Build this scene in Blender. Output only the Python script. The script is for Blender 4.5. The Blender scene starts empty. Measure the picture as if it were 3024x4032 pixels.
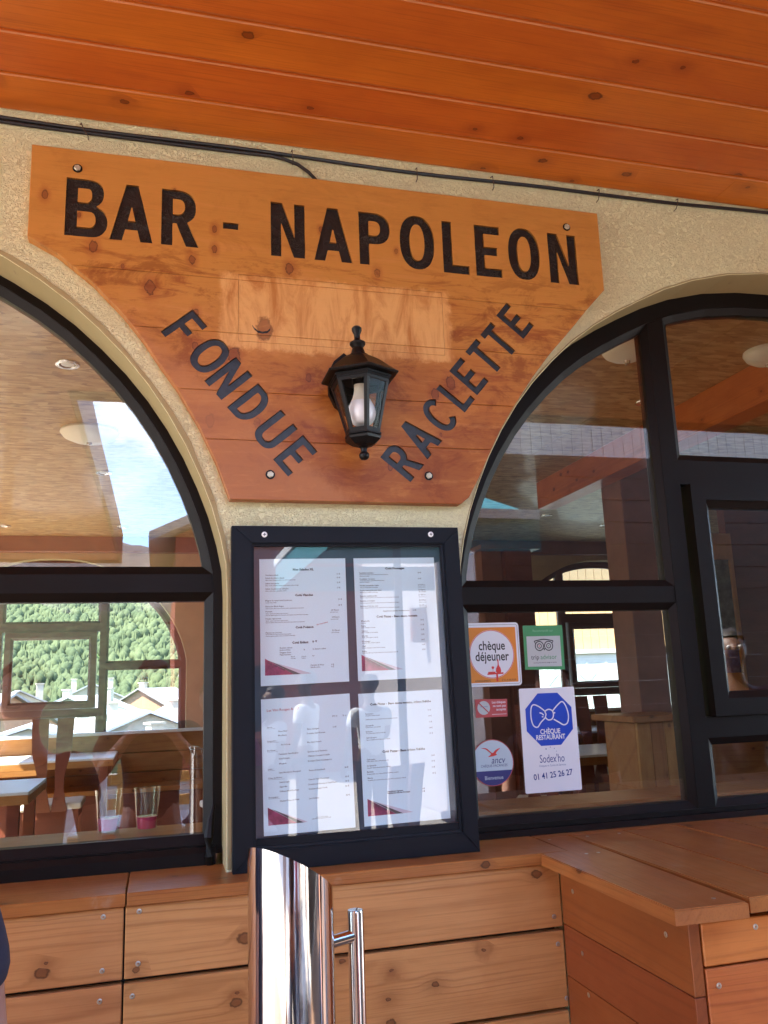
import bpy, bmesh, math, random
from mathutils import Vector, Matrix, noise as mnoise
R = math.radians
sc = bpy.context.scene
col = sc.collection
random.seed(7)

# ------------------------------------------------------------------ camera
cd = bpy.data.cameras.new('camera'); cam = bpy.data.objects.new('camera', cd); col.objects.link(cam)
cd.sensor_width = 36; cd.sensor_fit = 'AUTO'; cd.lens = 36*3280/4032
cd.clip_start = .02; cd.clip_end = 6000
_r = Vector((.96568, -.25726, -.03572)); _u = Vector((-.01787, -.203, .97901)); _f = Vector((.25911, .94478, .20064))
cam.matrix_world = Matrix(((_r.x, _u.x, -_f.x, 0), (_r.y, _u.y, -_f.y, -2.0), (_r.z, _u.z, -_f.z, 1.6), (0, 0, 0, 1)))
sc.camera = cam

# ------------------------------------------------------------------ sky, sun, exposure
SUN_EL, SUN_AZ = 52, 248          # azimuth clockwise from +Y
w = bpy.data.worlds.new('World'); sc.world = w; w.use_nodes = True
nt = w.node_tree; N = nt.nodes; L = nt.links
for n in list(N): N.remove(n)
out = N.new('ShaderNodeOutputWorld'); bg = N.new('ShaderNodeBackground'); bg.inputs[1].default_value = .15
sky = N.new('ShaderNodeTexSky'); sky.sky_type = 'NISHITA'; sky.sun_disc = False
sky.sun_elevation = R(SUN_EL); sky.sun_rotation = R(SUN_AZ); sky.altitude = 2500; sky.dust_density = .25; sky.ozone_density = 2.2
tc = N.new('ShaderNodeTexCoord'); mp = N.new('ShaderNodeMapping'); mp.inputs['Scale'].default_value = (1, 1, 4.2)
mp.inputs['Location'].default_value = (3.2, .7, .18)
cn = N.new('ShaderNodeTexNoise'); cn.inputs['Scale'].default_value = 2.1; cn.inputs['Detail'].default_value = 7; cn.inputs['Roughness'].default_value = .55
cr = N.new('ShaderNodeValToRGB'); cr.color_ramp.elements[0].position = .56; cr.color_ramp.elements[1].position = .66
mx = N.new('ShaderNodeMix'); mx.data_type = 'RGBA'
mx.inputs[7].default_value = (5.2, 5.4, 5.7, 1)
L.new(tc.outputs['Generated'], mp.inputs[0]); L.new(mp.outputs[0], cn.inputs['Vector']); L.new(cn.outputs[0], cr.inputs[0])
L.new(cr.outputs[0], mx.inputs[0]); L.new(sky.outputs[0], mx.inputs[6]); L.new(mx.outputs[2], bg.inputs[0]); L.new(bg.outputs[0], out.inputs[0])
sd = bpy.data.lights.new('sun', 'SUN'); sd.energy = 2.9; sd.angle = R(.5); sd.color = (1, .94, .85)
so = bpy.data.objects.new('sun', sd); col.objects.link(so)
_s = Vector((math.sin(R(SUN_AZ))*math.cos(R(SUN_EL)), math.cos(R(SUN_AZ))*math.cos(R(SUN_EL)), math.sin(R(SUN_EL))))
so.rotation_euler = _s.to_track_quat('Z', 'Y').to_euler(); so.location = _s*30
vs = sc.view_settings; vs.view_transform = 'Standard'; vs.look = 'None'; vs.gamma = 1; vs.use_curve_mapping = False
vs.exposure = 3.55
sc.cycles.max_bounces = 9; sc.cycles.diffuse_bounces = 5; sc.cycles.glossy_bounces = 4; sc.cycles.transparent_max_bounces = 24
sc.cycles.transmission_bounces = 4; sc.cycles.sample_clamp_indirect = 8; sc.cycles.use_denoising = True; sc.cycles.caustics_reflective = False

# ------------------------------------------------------------------ helpers
def wm(o):
    m = o.matrix_basis.copy()
    if o.parent: m = wm(o.parent) @ o.matrix_parent_inverse @ m
    return m
def par(o, p):
    if p is not None:
        o.parent = p; o.matrix_parent_inverse = wm(p).inverted()
    return o
def tag(o, label=None, cat=None, group=None, kind=None):
    if label: o['label'] = label
    if cat: o['category'] = cat
    if group: o['group'] = group
    if kind: o['kind'] = kind
    return o
def empty(name, loc=(0, 0, 0), label=None, cat=None, group=None, kind=None):
    o = bpy.data.objects.new(name, None); o.location = loc; o.empty_display_size = .05; col.objects.link(o)
    return tag(o, label, cat, group, kind)
def link(name, me, mat=None, parent=None, loc=(0, 0, 0), rot=None, smooth=False):
    if mat is not None and not me.materials:
        for m_ in (mat if isinstance(mat, (list, tuple)) else [mat]): me.materials.append(m_)
    if smooth:
        for p in me.polygons: p.use_smooth = True
        me.set_sharp_from_angle(angle=R(38))
    o = bpy.data.objects.new(name, me); o.location = loc
    if rot: o.rotation_euler = rot
    col.objects.link(o)
    return par(o, parent)
def bm2me(bm, name='m'):
    bmesh.ops.recalc_face_normals(bm, faces=bm.faces)
    me = bpy.data.meshes.new(name); bm.to_mesh(me); bm.free(); return me
def addbox(bm, x0, x1, y0, y1, z0, z1, bev=0, seg=1):
    r = bmesh.ops.create_cube(bm, size=1, matrix=Matrix.Translation(((x0+x1)/2, (y0+y1)/2, (z0+z1)/2)) @ Matrix.Diagonal((abs(x1-x0), abs(y1-y0), abs(z1-z0), 1)))
    if bev:
        es = set()
        for v in r['verts']: es.update(v.link_edges)
        bmesh.ops.bevel(bm, geom=list(es), offset=bev, segments=seg, affect='EDGES', profile=.5)
def box(name, x0, x1, y0, y1, z0, z1, mat, parent=None, bev=0, seg=1, origin=True):
    """box whose origin is its centre so that wood grain (local X) starts afresh on every board"""
    c = ((x0+x1)/2, (y0+y1)/2, (z0+z1)/2) if origin else (0, 0, 0)
    bm = bmesh.new(); addbox(bm, x0-c[0], x1-c[0], y0-c[1], y1-c[1], z0-c[2], z1-c[2], bev, seg)
    return link(name, bm2me(bm), mat, parent, c)
def boxr(name, x0, x1, y0, y1, z0, z1, mat, parent=None, bev=0, axis='Y'):
    """same, for boards whose grain runs along Y or Z: the mesh is built along local X and turned"""
    c = Vector(((x0+x1)/2, (y0+y1)/2, (z0+z1)/2)); bm = bmesh.new()
    if axis == 'Y':
        addbox(bm, -(y1-y0)/2, (y1-y0)/2, -(x1-x0)/2, (x1-x0)/2, -(z1-z0)/2, (z1-z0)/2, bev); rot = (0, 0, R(90))
    else:
        addbox(bm, -(z1-z0)/2, (z1-z0)/2, -(y1-y0)/2, (y1-y0)/2, -(x1-x0)/2, (x1-x0)/2, bev); rot = (0, R(-90), 0)
    return link(name, bm2me(bm), mat, parent, c, rot)
def lathe(bm, prof, seg=24, c=(0, 0, 0), rot0=0, cap=True):
    rings = []
    for r_, z in prof:
        rings.append([bm.verts.new((c[0]+r_*math.cos(rot0+2*math.pi*i/seg), c[1]+r_*math.sin(rot0+2*math.pi*i/seg), c[2]+z)) for i in range(seg)])
    for a, b in zip(rings, rings[1:]):
        for i in range(seg): bm.faces.new((a[i], a[(i+1) % seg], b[(i+1) % seg], b[i]))
    if cap:
        bm.faces.new(rings[0][::-1]); bm.faces.new(rings[-1])
def tube(bm, pts, r_, seg=10, cap=True):
    pts = [Vector(p) for p in pts]; rings = []; up = Vector((0, 0, 1))
    for i, p in enumerate(pts):
        d = (pts[min(i+1, len(pts)-1)]-pts[max(i-1, 0)]).normalized()
        a = d.cross(up)
        if a.length < .05: a = d.cross(Vector((0, 1, 0)))
        a.normalize(); b = d.cross(a).normalized(); rr = r_[i] if isinstance(r_, (list, tuple)) else r_
        rings.append([bm.verts.new(p+a*rr*math.cos(2*math.pi*k/seg)+b*rr*math.sin(2*math.pi*k/seg)) for k in range(seg)])
    for a, b in zip(rings, rings[1:]):
        for k in range(seg): bm.faces.new((a[k], a[(k+1) % seg], b[(k+1) % seg], b[k]))
    if cap: bm.faces.new(rings[0][::-1]); bm.faces.new(rings[-1])
def prism(bm, poly, y0, y1):
    """poly of (x, z) extruded from y0 to y1"""
    a = [bm.verts.new((x, y0, z)) for x, z in poly]; b = [bm.verts.new((x, y1, z)) for x, z in poly]; n = len(poly)
    bm.faces.new(a); bm.faces.new(b[::-1])
    for i in range(n): bm.faces.new((a[i], b[i], b[(i+1) % n], a[(i+1) % n]))
def prismfan(bm, poly, y0, y1):
    """the same for a convex outline with many points, its faces fanned from the middle"""
    n = len(poly); cx, cz = sum(p[0] for p in poly)/n, sum(p[1] for p in poly)/n
    a = [bm.verts.new((x, y0, z)) for x, z in poly]; b = [bm.verts.new((x, y1, z)) for x, z in poly]; ca = bm.verts.new((cx, y0, cz)); cb = bm.verts.new((cx, y1, cz))
    for i in range(n):
        j = (i+1) % n; bm.faces.new((a[i], a[j], ca)); bm.faces.new((b[j], b[i], cb)); bm.faces.new((a[i], b[i], b[j], a[j]))
def prismz(bm, poly, z0, z1):
    a = [bm.verts.new((x, y, z0)) for x, y in poly]; b = [bm.verts.new((x, y, z1)) for x, y in poly]; n = len(poly)
    bm.faces.new(a); bm.faces.new(b[::-1])
    for i in range(n): bm.faces.new((a[i], b[i], b[(i+1) % n], a[(i+1) % n]))
def text_me(body, size, offset=0, align='LEFT', shear=0, res=3, space=1, extrude=0):
    cu = bpy.data.curves.new('t', 'FONT'); cu.body = body; cu.size = size; cu.offset = offset; cu.align_x = 'LEFT' if align == 'BL' else align; cu.align_y = 'CENTER' if align != 'BL' else 'TOP_BASELINE'
    cu.shear = shear; cu.resolution_u = res; cu.space_character = space; cu.extrude = extrude
    o = bpy.data.objects.new('t', cu); me = bpy.data.meshes.new_from_object(o); bpy.data.objects.remove(o); bpy.data.curves.remove(cu)
    return me
def join_texts(items, mat, name, parent, y):
    """items: (mesh, x, z, sx, sy, rot) laid flat on the plane Y=y facing -Y"""
    bm = bmesh.new()
    for me, x, z, sx, sz, rot in items:
        n0 = len(bm.verts); bm.from_mesh(me); bm.verts.ensure_lookup_table()
        m = Matrix.Translation((x, y, z)) @ Matrix.Rotation(rot, 4, 'Y') @ Matrix.Rotation(R(90), 4, 'X') @ Matrix.Diagonal((sx, sz, 1, 1))
        bmesh.ops.transform(bm, matrix=m, verts=bm.verts[n0:]); bpy.data.meshes.remove(me)
    me = bpy.data.meshes.new(name); bm.to_mesh(me); bm.free()
    return link(name, me, mat, parent)

# ------------------------------------------------------------------ materials
def newmat(name):
    m = bpy.data.materials.new(name); m.use_nodes = True; nt = m.node_tree
    for n in list(nt.nodes): nt.nodes.remove(n)
    o = nt.nodes.new('ShaderNodeOutputMaterial'); return m, nt, o
class G:
    """small node-graph helper"""
    def __init__(s, nt): s.nt = nt
    def n(s, t, **k):
        x = s.nt.nodes.new('ShaderNode'+t)
        for a, b in k.items(): setattr(x, a, b)
        return x
    def put(s, sock, v):
        if isinstance(v, bpy.types.NodeSocket): s.nt.links.new(v, sock)
        elif v is not None:
            if isinstance(v, (tuple, list)) and len(v) == 3 and sock.type == 'RGBA': v = (*v, 1)
            sock.default_value = v
    def math(s, op, a, b=None, c=None, clamp=False):
        x = s.n('Math', operation=op, use_clamp=clamp)
        for i, v in enumerate((a, b, c)):
            if v is not None: s.put(x.inputs[i], v)
        return x.outputs[0]
    def vmath(s, op, a, b=None):
        x = s.n('VectorMath', operation=op); s.put(x.inputs[0], a)
        if b is not None: s.put(x.inputs[1], b)
        return x.outputs[1] if op in ('LENGTH', 'DISTANCE') else x.outputs[0]
    def noise(s, vec, scale, detail=4, rough=.5, dist=0, col=False):
        x = s.n('TexNoise'); s.put(x.inputs['Vector'], vec); x.inputs['Scale'].default_value = scale; x.inputs['Detail'].default_value = detail
        x.inputs['Roughness'].default_value = rough; x.inputs['Distortion'].default_value = dist; return x.outputs[1 if col else 0]
    def ramp(s, f, *st):
        x = s.n('ValToRGB'); s.put(x.inputs[0], f); e = x.color_ramp.elements
        while len(e) < len(st): e.new(.5)
        for i, (p, c) in enumerate(st): e[i].position = p; e[i].color = (*c, 1) if isinstance(c, (tuple, list)) else (c, c, c, 1)
        return x.outputs[0]
    def mix(s, f, a, b, mode='MIX'):
        x = s.n('Mix', data_type='RGBA', blend_type=mode); s.put(x.inputs[0], f); s.put(x.inputs[6], a); s.put(x.inputs[7], b); return x.outputs[2]
    def step(s, v, lo, hi):
        x = s.n('MapRange', interpolation_type='SMOOTHSTEP'); s.put(x.inputs[0], v); x.inputs[1].default_value = lo; x.inputs[2].default_value = hi; return x.outputs[0]
    def scale(s, v, k): return s.vmath('MULTIPLY', v, k)
    def bump(s, h, st, dist=.01, nrm=None):
        x = s.n('Bump'); s.put(x.inputs['Height'], h); x.inputs['Strength'].default_value = st; x.inputs['Distance'].default_value = dist
        if nrm is not None: s.put(x.inputs['Normal'], nrm)
        return x.outputs[0]
    def bsdf(s, out, base, rough=.5, metal=0, normal=None, spec=.5, coat=0, coatr=.1, trans=0, sub=0, emis=None, es=0):
        x = s.n('BsdfPrincipled'); s.put(x.inputs['Base Color'], base); s.put(x.inputs['Roughness'], rough); s.put(x.inputs['Metallic'], metal)
        x.inputs['Specular IOR Level'].default_value = spec; x.inputs['Coat Weight'].default_value = coat; x.inputs['Coat Roughness'].default_value = coatr
        x.inputs['Transmission Weight'].default_value = trans
        if normal is not None: s.put(x.inputs['Normal'], normal)
        s.nt.links.new(x.outputs[0], out.inputs[0]); return x
def plain(name, c, rough=.5, metal=0, spec=.5, coat=0, nscale=0, nvar=.15, bump=0, bscale=200):
    m, nt, o = newmat(name); g = G(nt); base = c; nrm = None
    tcn = g.n('TexCoord').outputs['Object']
    if nscale:
        f = g.noise(tcn, nscale, 5, .6)
        base = g.ramp(f, (.3, tuple(v*(1-nvar) for v in c)), (.7, tuple(min(1, v*(1+nvar)) for v in c)))
    if bump: nrm = g.bump(g.noise(tcn, bscale, 3), bump, .002)
    g.bsdf(o, base, rough, metal, nrm, spec, coat); return m

def wood(name, light, mid, dark, rough=.38, rings=95, ringc=.5, knot=.62, knotc=None, coat=.0, blotch=.35, fibre=.35, bump=.25, pale=None, kscale=(9, 13), coatr=.15, tone=.22, spec=.35):
    """sawn softwood, grain along local X: growth rings bent round knots, fine fibres, blotchy stain"""
    m, nt, o = newmat(name); g = G(nt)
    knotc = knotc or tuple(v*.28 for v in dark)
    oc = g.n('TexCoord').outputs['Object']; rnd = g.n('ObjectInfo').outputs['Random']
    off = g.n('CombineXYZ'); g.put(off.inputs[0], g.math('MULTIPLY', rnd, 41.)); g.put(off.inputs[1], g.math('MULTIPLY', rnd, 17.)); g.put(off.inputs[2], g.math('MULTIPLY', rnd, 29.))
    P = g.vmath('ADD', oc, off.outputs[0])
    s2 = g.n('SeparateXYZ'); g.put(s2.inputs[0], P); cb = g.n('CombineXYZ'); g.put(cb.inputs[0], g.math('MULTIPLY', s2.outputs[0], float(kscale[0]))); g.put(cb.inputs[1], g.math('MULTIPLY', g.math('ADD', s2.outputs[1], s2.outputs[2]), float(kscale[1])))
    vo = g.n('TexVoronoi'); vo.voronoi_dimensions = '2D'; vo.feature = 'F1'; g.put(vo.inputs['Vector'], cb.outputs[0]); vo.inputs['Scale'].default_value = 1; vo.inputs['Randomness'].default_value = .95
    d = g.math('ADD', vo.outputs['Distance'], g.math('MULTIPLY', g.math('SUBTRACT', g.noise(P, 110, 3), .5), .10))
    sepc = g.n('SeparateColor'); g.put(sepc.inputs[0], vo.outputs['Color'])
    on = g.math('GREATER_THAN', sepc.outputs[0], knot)
    size = g.math('ADD', g.math('MULTIPLY', g.math('POWER', sepc.outputs[1], 2.), .11), .035)
    kn = g.math('MULTIPLY', g.step(g.math('DIVIDE', d, size), 1.05, .75), on)
    kedge = g.math('MULTIPLY', g.math('MULTIPLY', g.step(g.math('DIVIDE', d, size), 1.25, .95), g.step(g.math('DIVIDE', d, size), .6, .95)), on)
    halo = g.math('MULTIPLY', g.math('POWER', g.step(d, .6, .0), 2.2), on)
    sp = g.n('SeparateXYZ'); g.put(sp.inputs[0], P)
    warp = g.noise(g.scale(P, (1.1, 7, 7)), 1, 3, .5)
    so_ = g.n('SeparateXYZ'); g.put(so_.inputs[0], oc)
    yl = g.math('ADD', g.math('ADD', so_.outputs[1], so_.outputs[2]), g.math('MULTIPLY', g.math('SUBTRACT', g.math('FRACT', g.math('MULTIPLY', rnd, 7.31)), .5), .10))
    quad_ = g.math('MULTIPLY', g.math('MULTIPLY', yl, yl), rings*9.)
    yy = g.math('ADD', g.math('ADD', quad_, g.math('MULTIPLY', sp.outputs[0], 3.4)), g.math('ADD', g.math('MULTIPLY', warp, 15.), g.math('MULTIPLY', halo, 5.)))
    sn = g.math('SINE', yy)
    ring = g.math('POWER', g.math('MULTIPLY', g.math('ADD', sn, 1.), .5), 5.)
    ring = g.math('MULTIPLY', ring, g.ramp(g.noise(g.scale(P, (1.3, 9, 9)), 1, 2), (.35, .15), (.65, 1.)))
    fib = g.noise(g.scale(P, (5, 260, 260)), 1, 3, .6)
    blo = g.noise(g.scale(P, (2.2, 5.5, 5.5)), 1.4, 6, .62, .4)
    c = g.mix(g.step(blo, .5-blotch/2, .5+blotch/2), light, mid)
    c = g.mix(g.math('MULTIPLY', ring, ringc), c, dark)
    c = g.mix(g.math('MULTIPLY', g.step(fib, .45, .75), fibre), c, dark)
    c = g.mix(g.math('MULTIPLY', halo, .45), c, dark)
    c = g.mix(g.math('MULTIPLY', kn, .65), c, tuple(a*.5+b*.5 for a, b in zip(knotc, dark)))
    c = g.mix(g.math('MULTIPLY', kedge, .75), c, knotc)
    # every board its own tone
    hv = g.n('HueSaturation'); g.put(hv.inputs['Color'], c); g.put(hv.inputs['Value'], g.math('ADD', g.math('MULTIPLY', rnd, tone), 1-tone*.5)); g.put(hv.inputs['Hue'], g.math('ADD', g.math('MULTIPLY', rnd, .012), .494))
    c = hv.outputs[0]
    if pale:   # dust and scuffs
        c = g.mix(g.math('MULTIPLY', g.step(g.noise(P, 11, 8, .7, .6), .60, .8), .4), c, pale)
    h = g.math('ADD', g.math('MULTIPLY', fib, .5), g.math('SUBTRACT', g.math('MULTIPLY', ring, .7), g.math('MULTIPLY', kedge, .6)))
    nrm = g.bump(h, bump, .0012)
    rg = g.math('ADD', rough-.08, g.math('MULTIPLY', g.noise(P, 25, 4), .16))
    g.bsdf(o, c, rg, 0, nrm, spec, coat, coatr)
    return m

M = {}
M['ceil'] = wood('varnished_orange_pine', (.70, .195, .020), (.52, .122, .013), (.23, .036, .005), rough=.42, tone=.10, rings=60, ringc=.22, knot=.80, coat=.10, blotch=.75, fibre=.30, bump=.12, coatr=.35, kscale=(7, 10))
M['groove'] = plain('highlit_groove_pine', (.52, .17, .05), .5, nscale=8)  # tint of the groove facets, their gloss highlight put into the colour
M['bench'] = wood('oiled_larch', (.56, .255, .092), (.46, .185, .060), (.19, .050, .014), tone=.12, rough=.36, rings=480, ringc=.42, knot=.76, coat=.08, blotch=.5, fibre=.25, bump=.45)
M['benchtop'] = wood('worn_red_stained_larch', (.40, .145, .036), (.29, .084, .020), (.12, .030, .008), rough=.34, rings=330, ringc=.3, knot=.66, coat=.12, blotch=.6, fibre=.3, bump=.3, coatr=.28, pale=(.42, .30, .22))
M['benchred'] = wood('red_brown_stained_larch', (.27, .066, .016), (.21, .046, .010), (.11, .020, .005), rough=.42, rings=260, ringc=.35, knot=.86, coat=.1, blotch=.5, fibre=.2, bump=.25)
M['orange'] = wood('orange_stained_larch', (.56, .17, .038), (.43, .115, .023), (.22, .045, .010), rough=.38, rings=620, ringc=.45, knot=.88, coat=.12, blotch=.4, fibre=.25, bump=.4)
M['intwood'] = wood('honey_pine', (.44, .21, .07), (.34, .14, .04), (.18, .06, .016), rough=.4, rings=120, ringc=.35, knot=.86, blotch=.4)
M['chair'] = wood('red_brown_stained_beech', (.22, .065, .035), (.17, .05, .026), (.09, .025, .014), rough=.38, rings=90, ringc=.2, knot=.95, blotch=.3, coat=.1)
M['redpost'] = plain('brown_red_paint', (.21, .085, .055), .5, nscale=6)

def mat_sign():
    m, nt, o = newmat('varnished_sign_board'); g = G(nt)
    P = g.n('TexCoord').outputs['Object']; sp = g.n('SeparateXYZ'); g.put(sp.inputs[0], P); X, Z = sp.outputs[0], sp.outputs[2]
    big = g.noise(g.scale(P, (3, 3, 5)), 1.6, 6, .65, .6)
    streak = g.noise(g.scale(P, (5, 5, 34)), 1, 6, .7, .8)
    fine = g.noise(g.scale(P, (9, 9, 330)), 1, 3, .6)
    # light honey at the top, redder and darker lower down
    zf = g.step(g.math('ADD', Z, g.math('MULTIPLY', g.math('SUBTRACT', big, .5), .5)), 2.68, 2.30)
    c = g.mix(zf, (.58, .25, .055), (.45, .150, .028))
    zg = g.step(g.math('ADD', Z, g.math('MULTIPLY', g.math('SUBTRACT', big, .5), .35)), 2.34, 2.12)
    c = g.mix(zg, c, (.34, .098, .020))
    low = g.math('ADD', g.math('MULTIPLY', g.step(g.math('ADD', Z, g.math('MULTIPLY', big, .12)), 2.80, 2.66), .8), .2)
    c = g.mix(g.math('MULTIPLY', g.math('MULTIPLY', g.step(streak, .50, .66), .75), low), c, (.27, .062, .016))
    c = g.mix(g.math('MULTIPLY', g.step(streak, .46, .30), .45), c, (.66, .28, .085))
    # knots
    kx = [(-.285, 2.79, .012), (-.17, 2.665, .016), (-.205, 2.745, .007), (.065, 2.655, .013), (-.02, 2.565, .0), (-.035, 2.57, .02), (.075, 2.51, .013), (.12, 2.745, .010), (.12, 2.69, .011),
          (.31, 2.655, .016), (.545, 2.665, .013), (.17, 2.405, .024), (.112, 2.235, .017), (.225, 2.235, .013), (.075, 2.425, .012), (.70, 2.225, .006), (.735, 2.37, .02), (.395, 2.775, .009),
          (.60, 2.735, .008), (1.12, 2.76, .010), (-.10, 2.62, .007), (.69, 2.335, .017), (.56, 2.135, .011), (.05, 2.46, .008), (.02, 2.84, .006), (.245, 2.482, .032), (.355, 2.36, .012)]
    dark = None; ringh = None
    wob = g.noise(P, 85, 4, .65)
    for x, z, r_ in kx:
        if r_ <= 0: continue
        dx = g.math('SUBTRACT', X, x); dz = g.math('MULTIPLY', g.math('SUBTRACT', Z, z), .62)
        d = g.math('SQRT', g.math('ADD', g.math('MULTIPLY', dx, dx), g.math('MULTIPLY', dz, dz)))
        q = g.math('ADD', g.math('DIVIDE', d, r_*.55), g.math('MULTIPLY', g.math('SUBTRACT', wob, .5), 1.3))
        dark = q if dark is None else g.math('MINIMUM', dark, q)
    core = g.step(dark, 1.05, .7); edge = g.math('MULTIPLY', g.step(dark, 1.25, 1.0), g.step(dark, .75, 1.0)); halo = g.step(dark, 3.2, 1.)
    c = g.mix(g.math('MULTIPLY', halo, .5), c, (.34, .085, .025))
    c = g.mix(g.math('MULTIPLY', core, .6), c, (.19, .05, .022)); c = g.mix(g.math('MULTIPLY', edge, .8), c, (.07, .02, .012))
    c = g.mix(g.math('MULTIPLY', g.step(fine, .5, .8), .22), c, (.30, .09, .03))
    mott = g.noise(g.scale(P, (1.2, 1.2, 2.2)), 5.5, 8, .72, .5)
    c = g.mix(g.math('MULTIPLY', g.math('MULTIPLY', g.step(mott, .50, .62), .60), low), c, (.20, .038, .006)); c = g.mix(g.math('MULTIPLY', g.step(mott, .46, .36), .35), c, (.62, .25, .06))
    # sanded pale rectangle where an older name plate was fixed, and rubbed lower left edge
    wz = g.math('MULTIPLY', g.math('SUBTRACT', g.noise(P, 26, 7, .75, .5), .5), .05); wx = g.math('MULTIPLY', g.math('SUBTRACT', g.noise(g.vmath('ADD', P, (7, 3, 1)), 24, 7, .75), .5), .06)
    ax = g.math('ABSOLUTE', g.math('SUBTRACT', g.math('ADD', X, wx), .44)); az = g.math('ABSOLUTE', g.math('SUBTRACT', g.math('ADD', Z, wz), 2.527))
    inside = g.math('MULTIPLY', g.step(ax, .312, .293), g.step(az, .108, .092))
    palec = g.mix(g.step(g.noise(g.scale(P, (14, 14, 4)), 1.3, 7, .7, .7), .40, .70), (.80, .42, .15), (.52, .19, .045))
    keep = g.math('SUBTRACT', 1., g.math('MULTIPLY', g.step(dark, 1.4, .9), .8))
    c = g.mix(g.math('MULTIPLY', g.math('MULTIPLY', inside, .93), keep), c, palec)
    ledge = g.step(g.math('ADD', g.math('ADD', g.math('MULTIPLY', X, .8), Z), g.math('MULTIPLY', g.noise(P, 30, 6, .75), .12)), 2.51, 2.44)
    c = g.mix(g.math('MULTIPLY', ledge, .55), c, (.52, .21, .08))
    nrm = g.bump(g.math('ADD', g.math('MULTIPLY', fine, .4), g.math('MULTIPLY', streak, .5)), .25, .0015)
    g.bsdf(o, c, g.math('ADD', .36, g.math('MULTIPLY', big, .2)), 0, nrm, .3, .05, .3)
    return m
M['sign'] = mat_sign()

def mat_plaster(name, rough_surface=True):
    m, nt, o = newmat(name); g = G(nt); P = g.n('TexCoord').outputs['Object']
    if rough_surface:
        P2 = g.vmath('ADD', P, g.scale(g.vmath('SUBTRACT', g.noise(P, 45, 2, .5, 0, True), (.5, .5, .5)), (.012, .012, .012)))
        a = g.noise(g.scale(P2, (1, 1, 1.25)), 95, 2, .5, 1.3)
        worm = g.math('ABSOLUTE', g.math('SUBTRACT', a, .5))
        pit = g.step(worm, .055, .0)
        coarse = g.noise(P, 34, 3)
        h = g.math('ADD', g.math('SUBTRACT', g.math('MULTIPLY', coarse, .6), g.math('MULTIPLY', pit, .9)), g.math('MULTIPLY', a, .9))
        c = g.mix(g.noise(P, 3.2, 5, .6), (.87, .82, .51), (.82, .76, .46))
        c = g.mix(g.math('MULTIPLY', pit, .30), c, (.55, .46, .27))
        c = g.mix(g.math('MULTIPLY', g.step(g.noise(P, 55, 2), .74, .80), .2), c, (.40, .33, .24))
        nrm = g.bump(h, .7, .0062)
    else:
        c = g.mix(g.noise(P, 5, 6, .65), (.46, .37, .19), (.39, .31, .155)); nrm = g.bump(g.noise(P, 120, 4, .6), .35, .0015)
        c = g.mix(g.math('MULTIPLY', g.step(g.noise(P, 38, 4, .7), .62, .7), .5), c, (.27, .2, .12))
    g.bsdf(o, c, .85, 0, nrm, .25); return m
M['plaster'] = mat_plaster('worm_rough_plaster'); M['reveal'] = mat_plaster('smooth_ochre_plaster', False)

def mat_frame(name, c, edge):
    m, nt, o = newmat(name); g = G(nt); P = g.n('TexCoord').outputs['Object']
    f = g.noise(g.scale(P, (8, 8, 60)), 2, 5, .6)
    base = g.mix(g.noise(P, 7, 5), c, tuple(v*1.5 for v in c)); base = g.mix(g.math('MULTIPLY', g.step(g.noise(P, 90, 5, .7), .70, .76), .6), base, edge)
    nrm = g.bump(f, .35, .0012)
    g.bsdf(o, base, g.math('ADD', .36, g.math('MULTIPLY', g.noise(P, 12, 4), .2)), 0, nrm, .18); return m
M['frame'] = mat_frame('black_brown_painted_wood', (.0060, .0036, .0028), (.02, .015, .011))
M['navy'] = mat_frame('blue_black_painted_wood', (.0058, .0066, .0098), (.03, .03, .03))
M['farframe'] = plain('brown_stained_frame', (.12, .045, .028), .5, nscale=10)

def mat_glass(name, r0=.07, tint=(.97, .985, .975), wav=.0):
    """clear pane: Schlick reflection on either face, the rest passes straight through"""
    m, nt, o = newmat(name); g = G(nt); ge = g.n('NewGeometry')
    x = g.n('VectorMath', operation='DOT_PRODUCT'); g.put(x.inputs[0], ge.outputs['Incoming']); g.put(x.inputs[1], ge.outputs['Normal'])
    c = g.math('SUBTRACT', 1., g.math('ABSOLUTE', x.outputs['Value'])); f = g.math('ADD', g.math('MULTIPLY', g.math('POWER', c, 5.), 1-r0), r0, clamp=True)
    gl = g.n('BsdfGlossy'); gl.inputs['Roughness'].default_value = .0; gl.inputs['Color'].default_value = (1, 1, 1, 1)
    tr = g.n('BsdfTransparent'); tr.inputs[0].default_value = (*tint, 1)
    if wav: g.put(gl.inputs['Normal'], g.bump(g.noise(g.n('TexCoord').outputs['Object'], 2.2, 2), wav, .01))
    ms = g.n('MixShader'); g.put(ms.inputs[0], f); g.put(ms.inputs[1], tr.outputs[0]); g.put(ms.inputs[2], gl.outputs[0]); nt.links.new(ms.outputs[0], o.inputs[0]); return m
M['glass'] = mat_glass('window_glass', .082, wav=.04)
M['caseglass'] = mat_glass('thin_glass', .045)
M['lampglass'] = mat_glass('lantern_glass', .004)
m_, nt_, o_ = newmat('polished_steel'); g_ = G(nt_); P_ = g_.n('TexCoord').outputs['Object']
g_.bsdf(o_, (.66, .65, .65), .085, 1.0, g_.bump(g_.noise(g_.scale(P_, (26, 26, 1.6)), 1, 3, .5), .22, .004, g_.bump(g_.noise(P_, 60, 1), .03, .002))); M['steel'] = m_
M['screw'] = plain('zinc_screw', (.55, .54, .52), .3, 1.0)
M['bolt'] = plain('pale_bolt_head', (.55, .5, .38), .45, .5, nscale=90)
M['lamp'] = plain('black_powder_coat', (.0060, .0052, .0050), .40, spec=.22, bump=.2, bscale=400)
M['bulb'] = plain('opal_bulb', (.93, .91, .93), .18, coat=.3)
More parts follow.
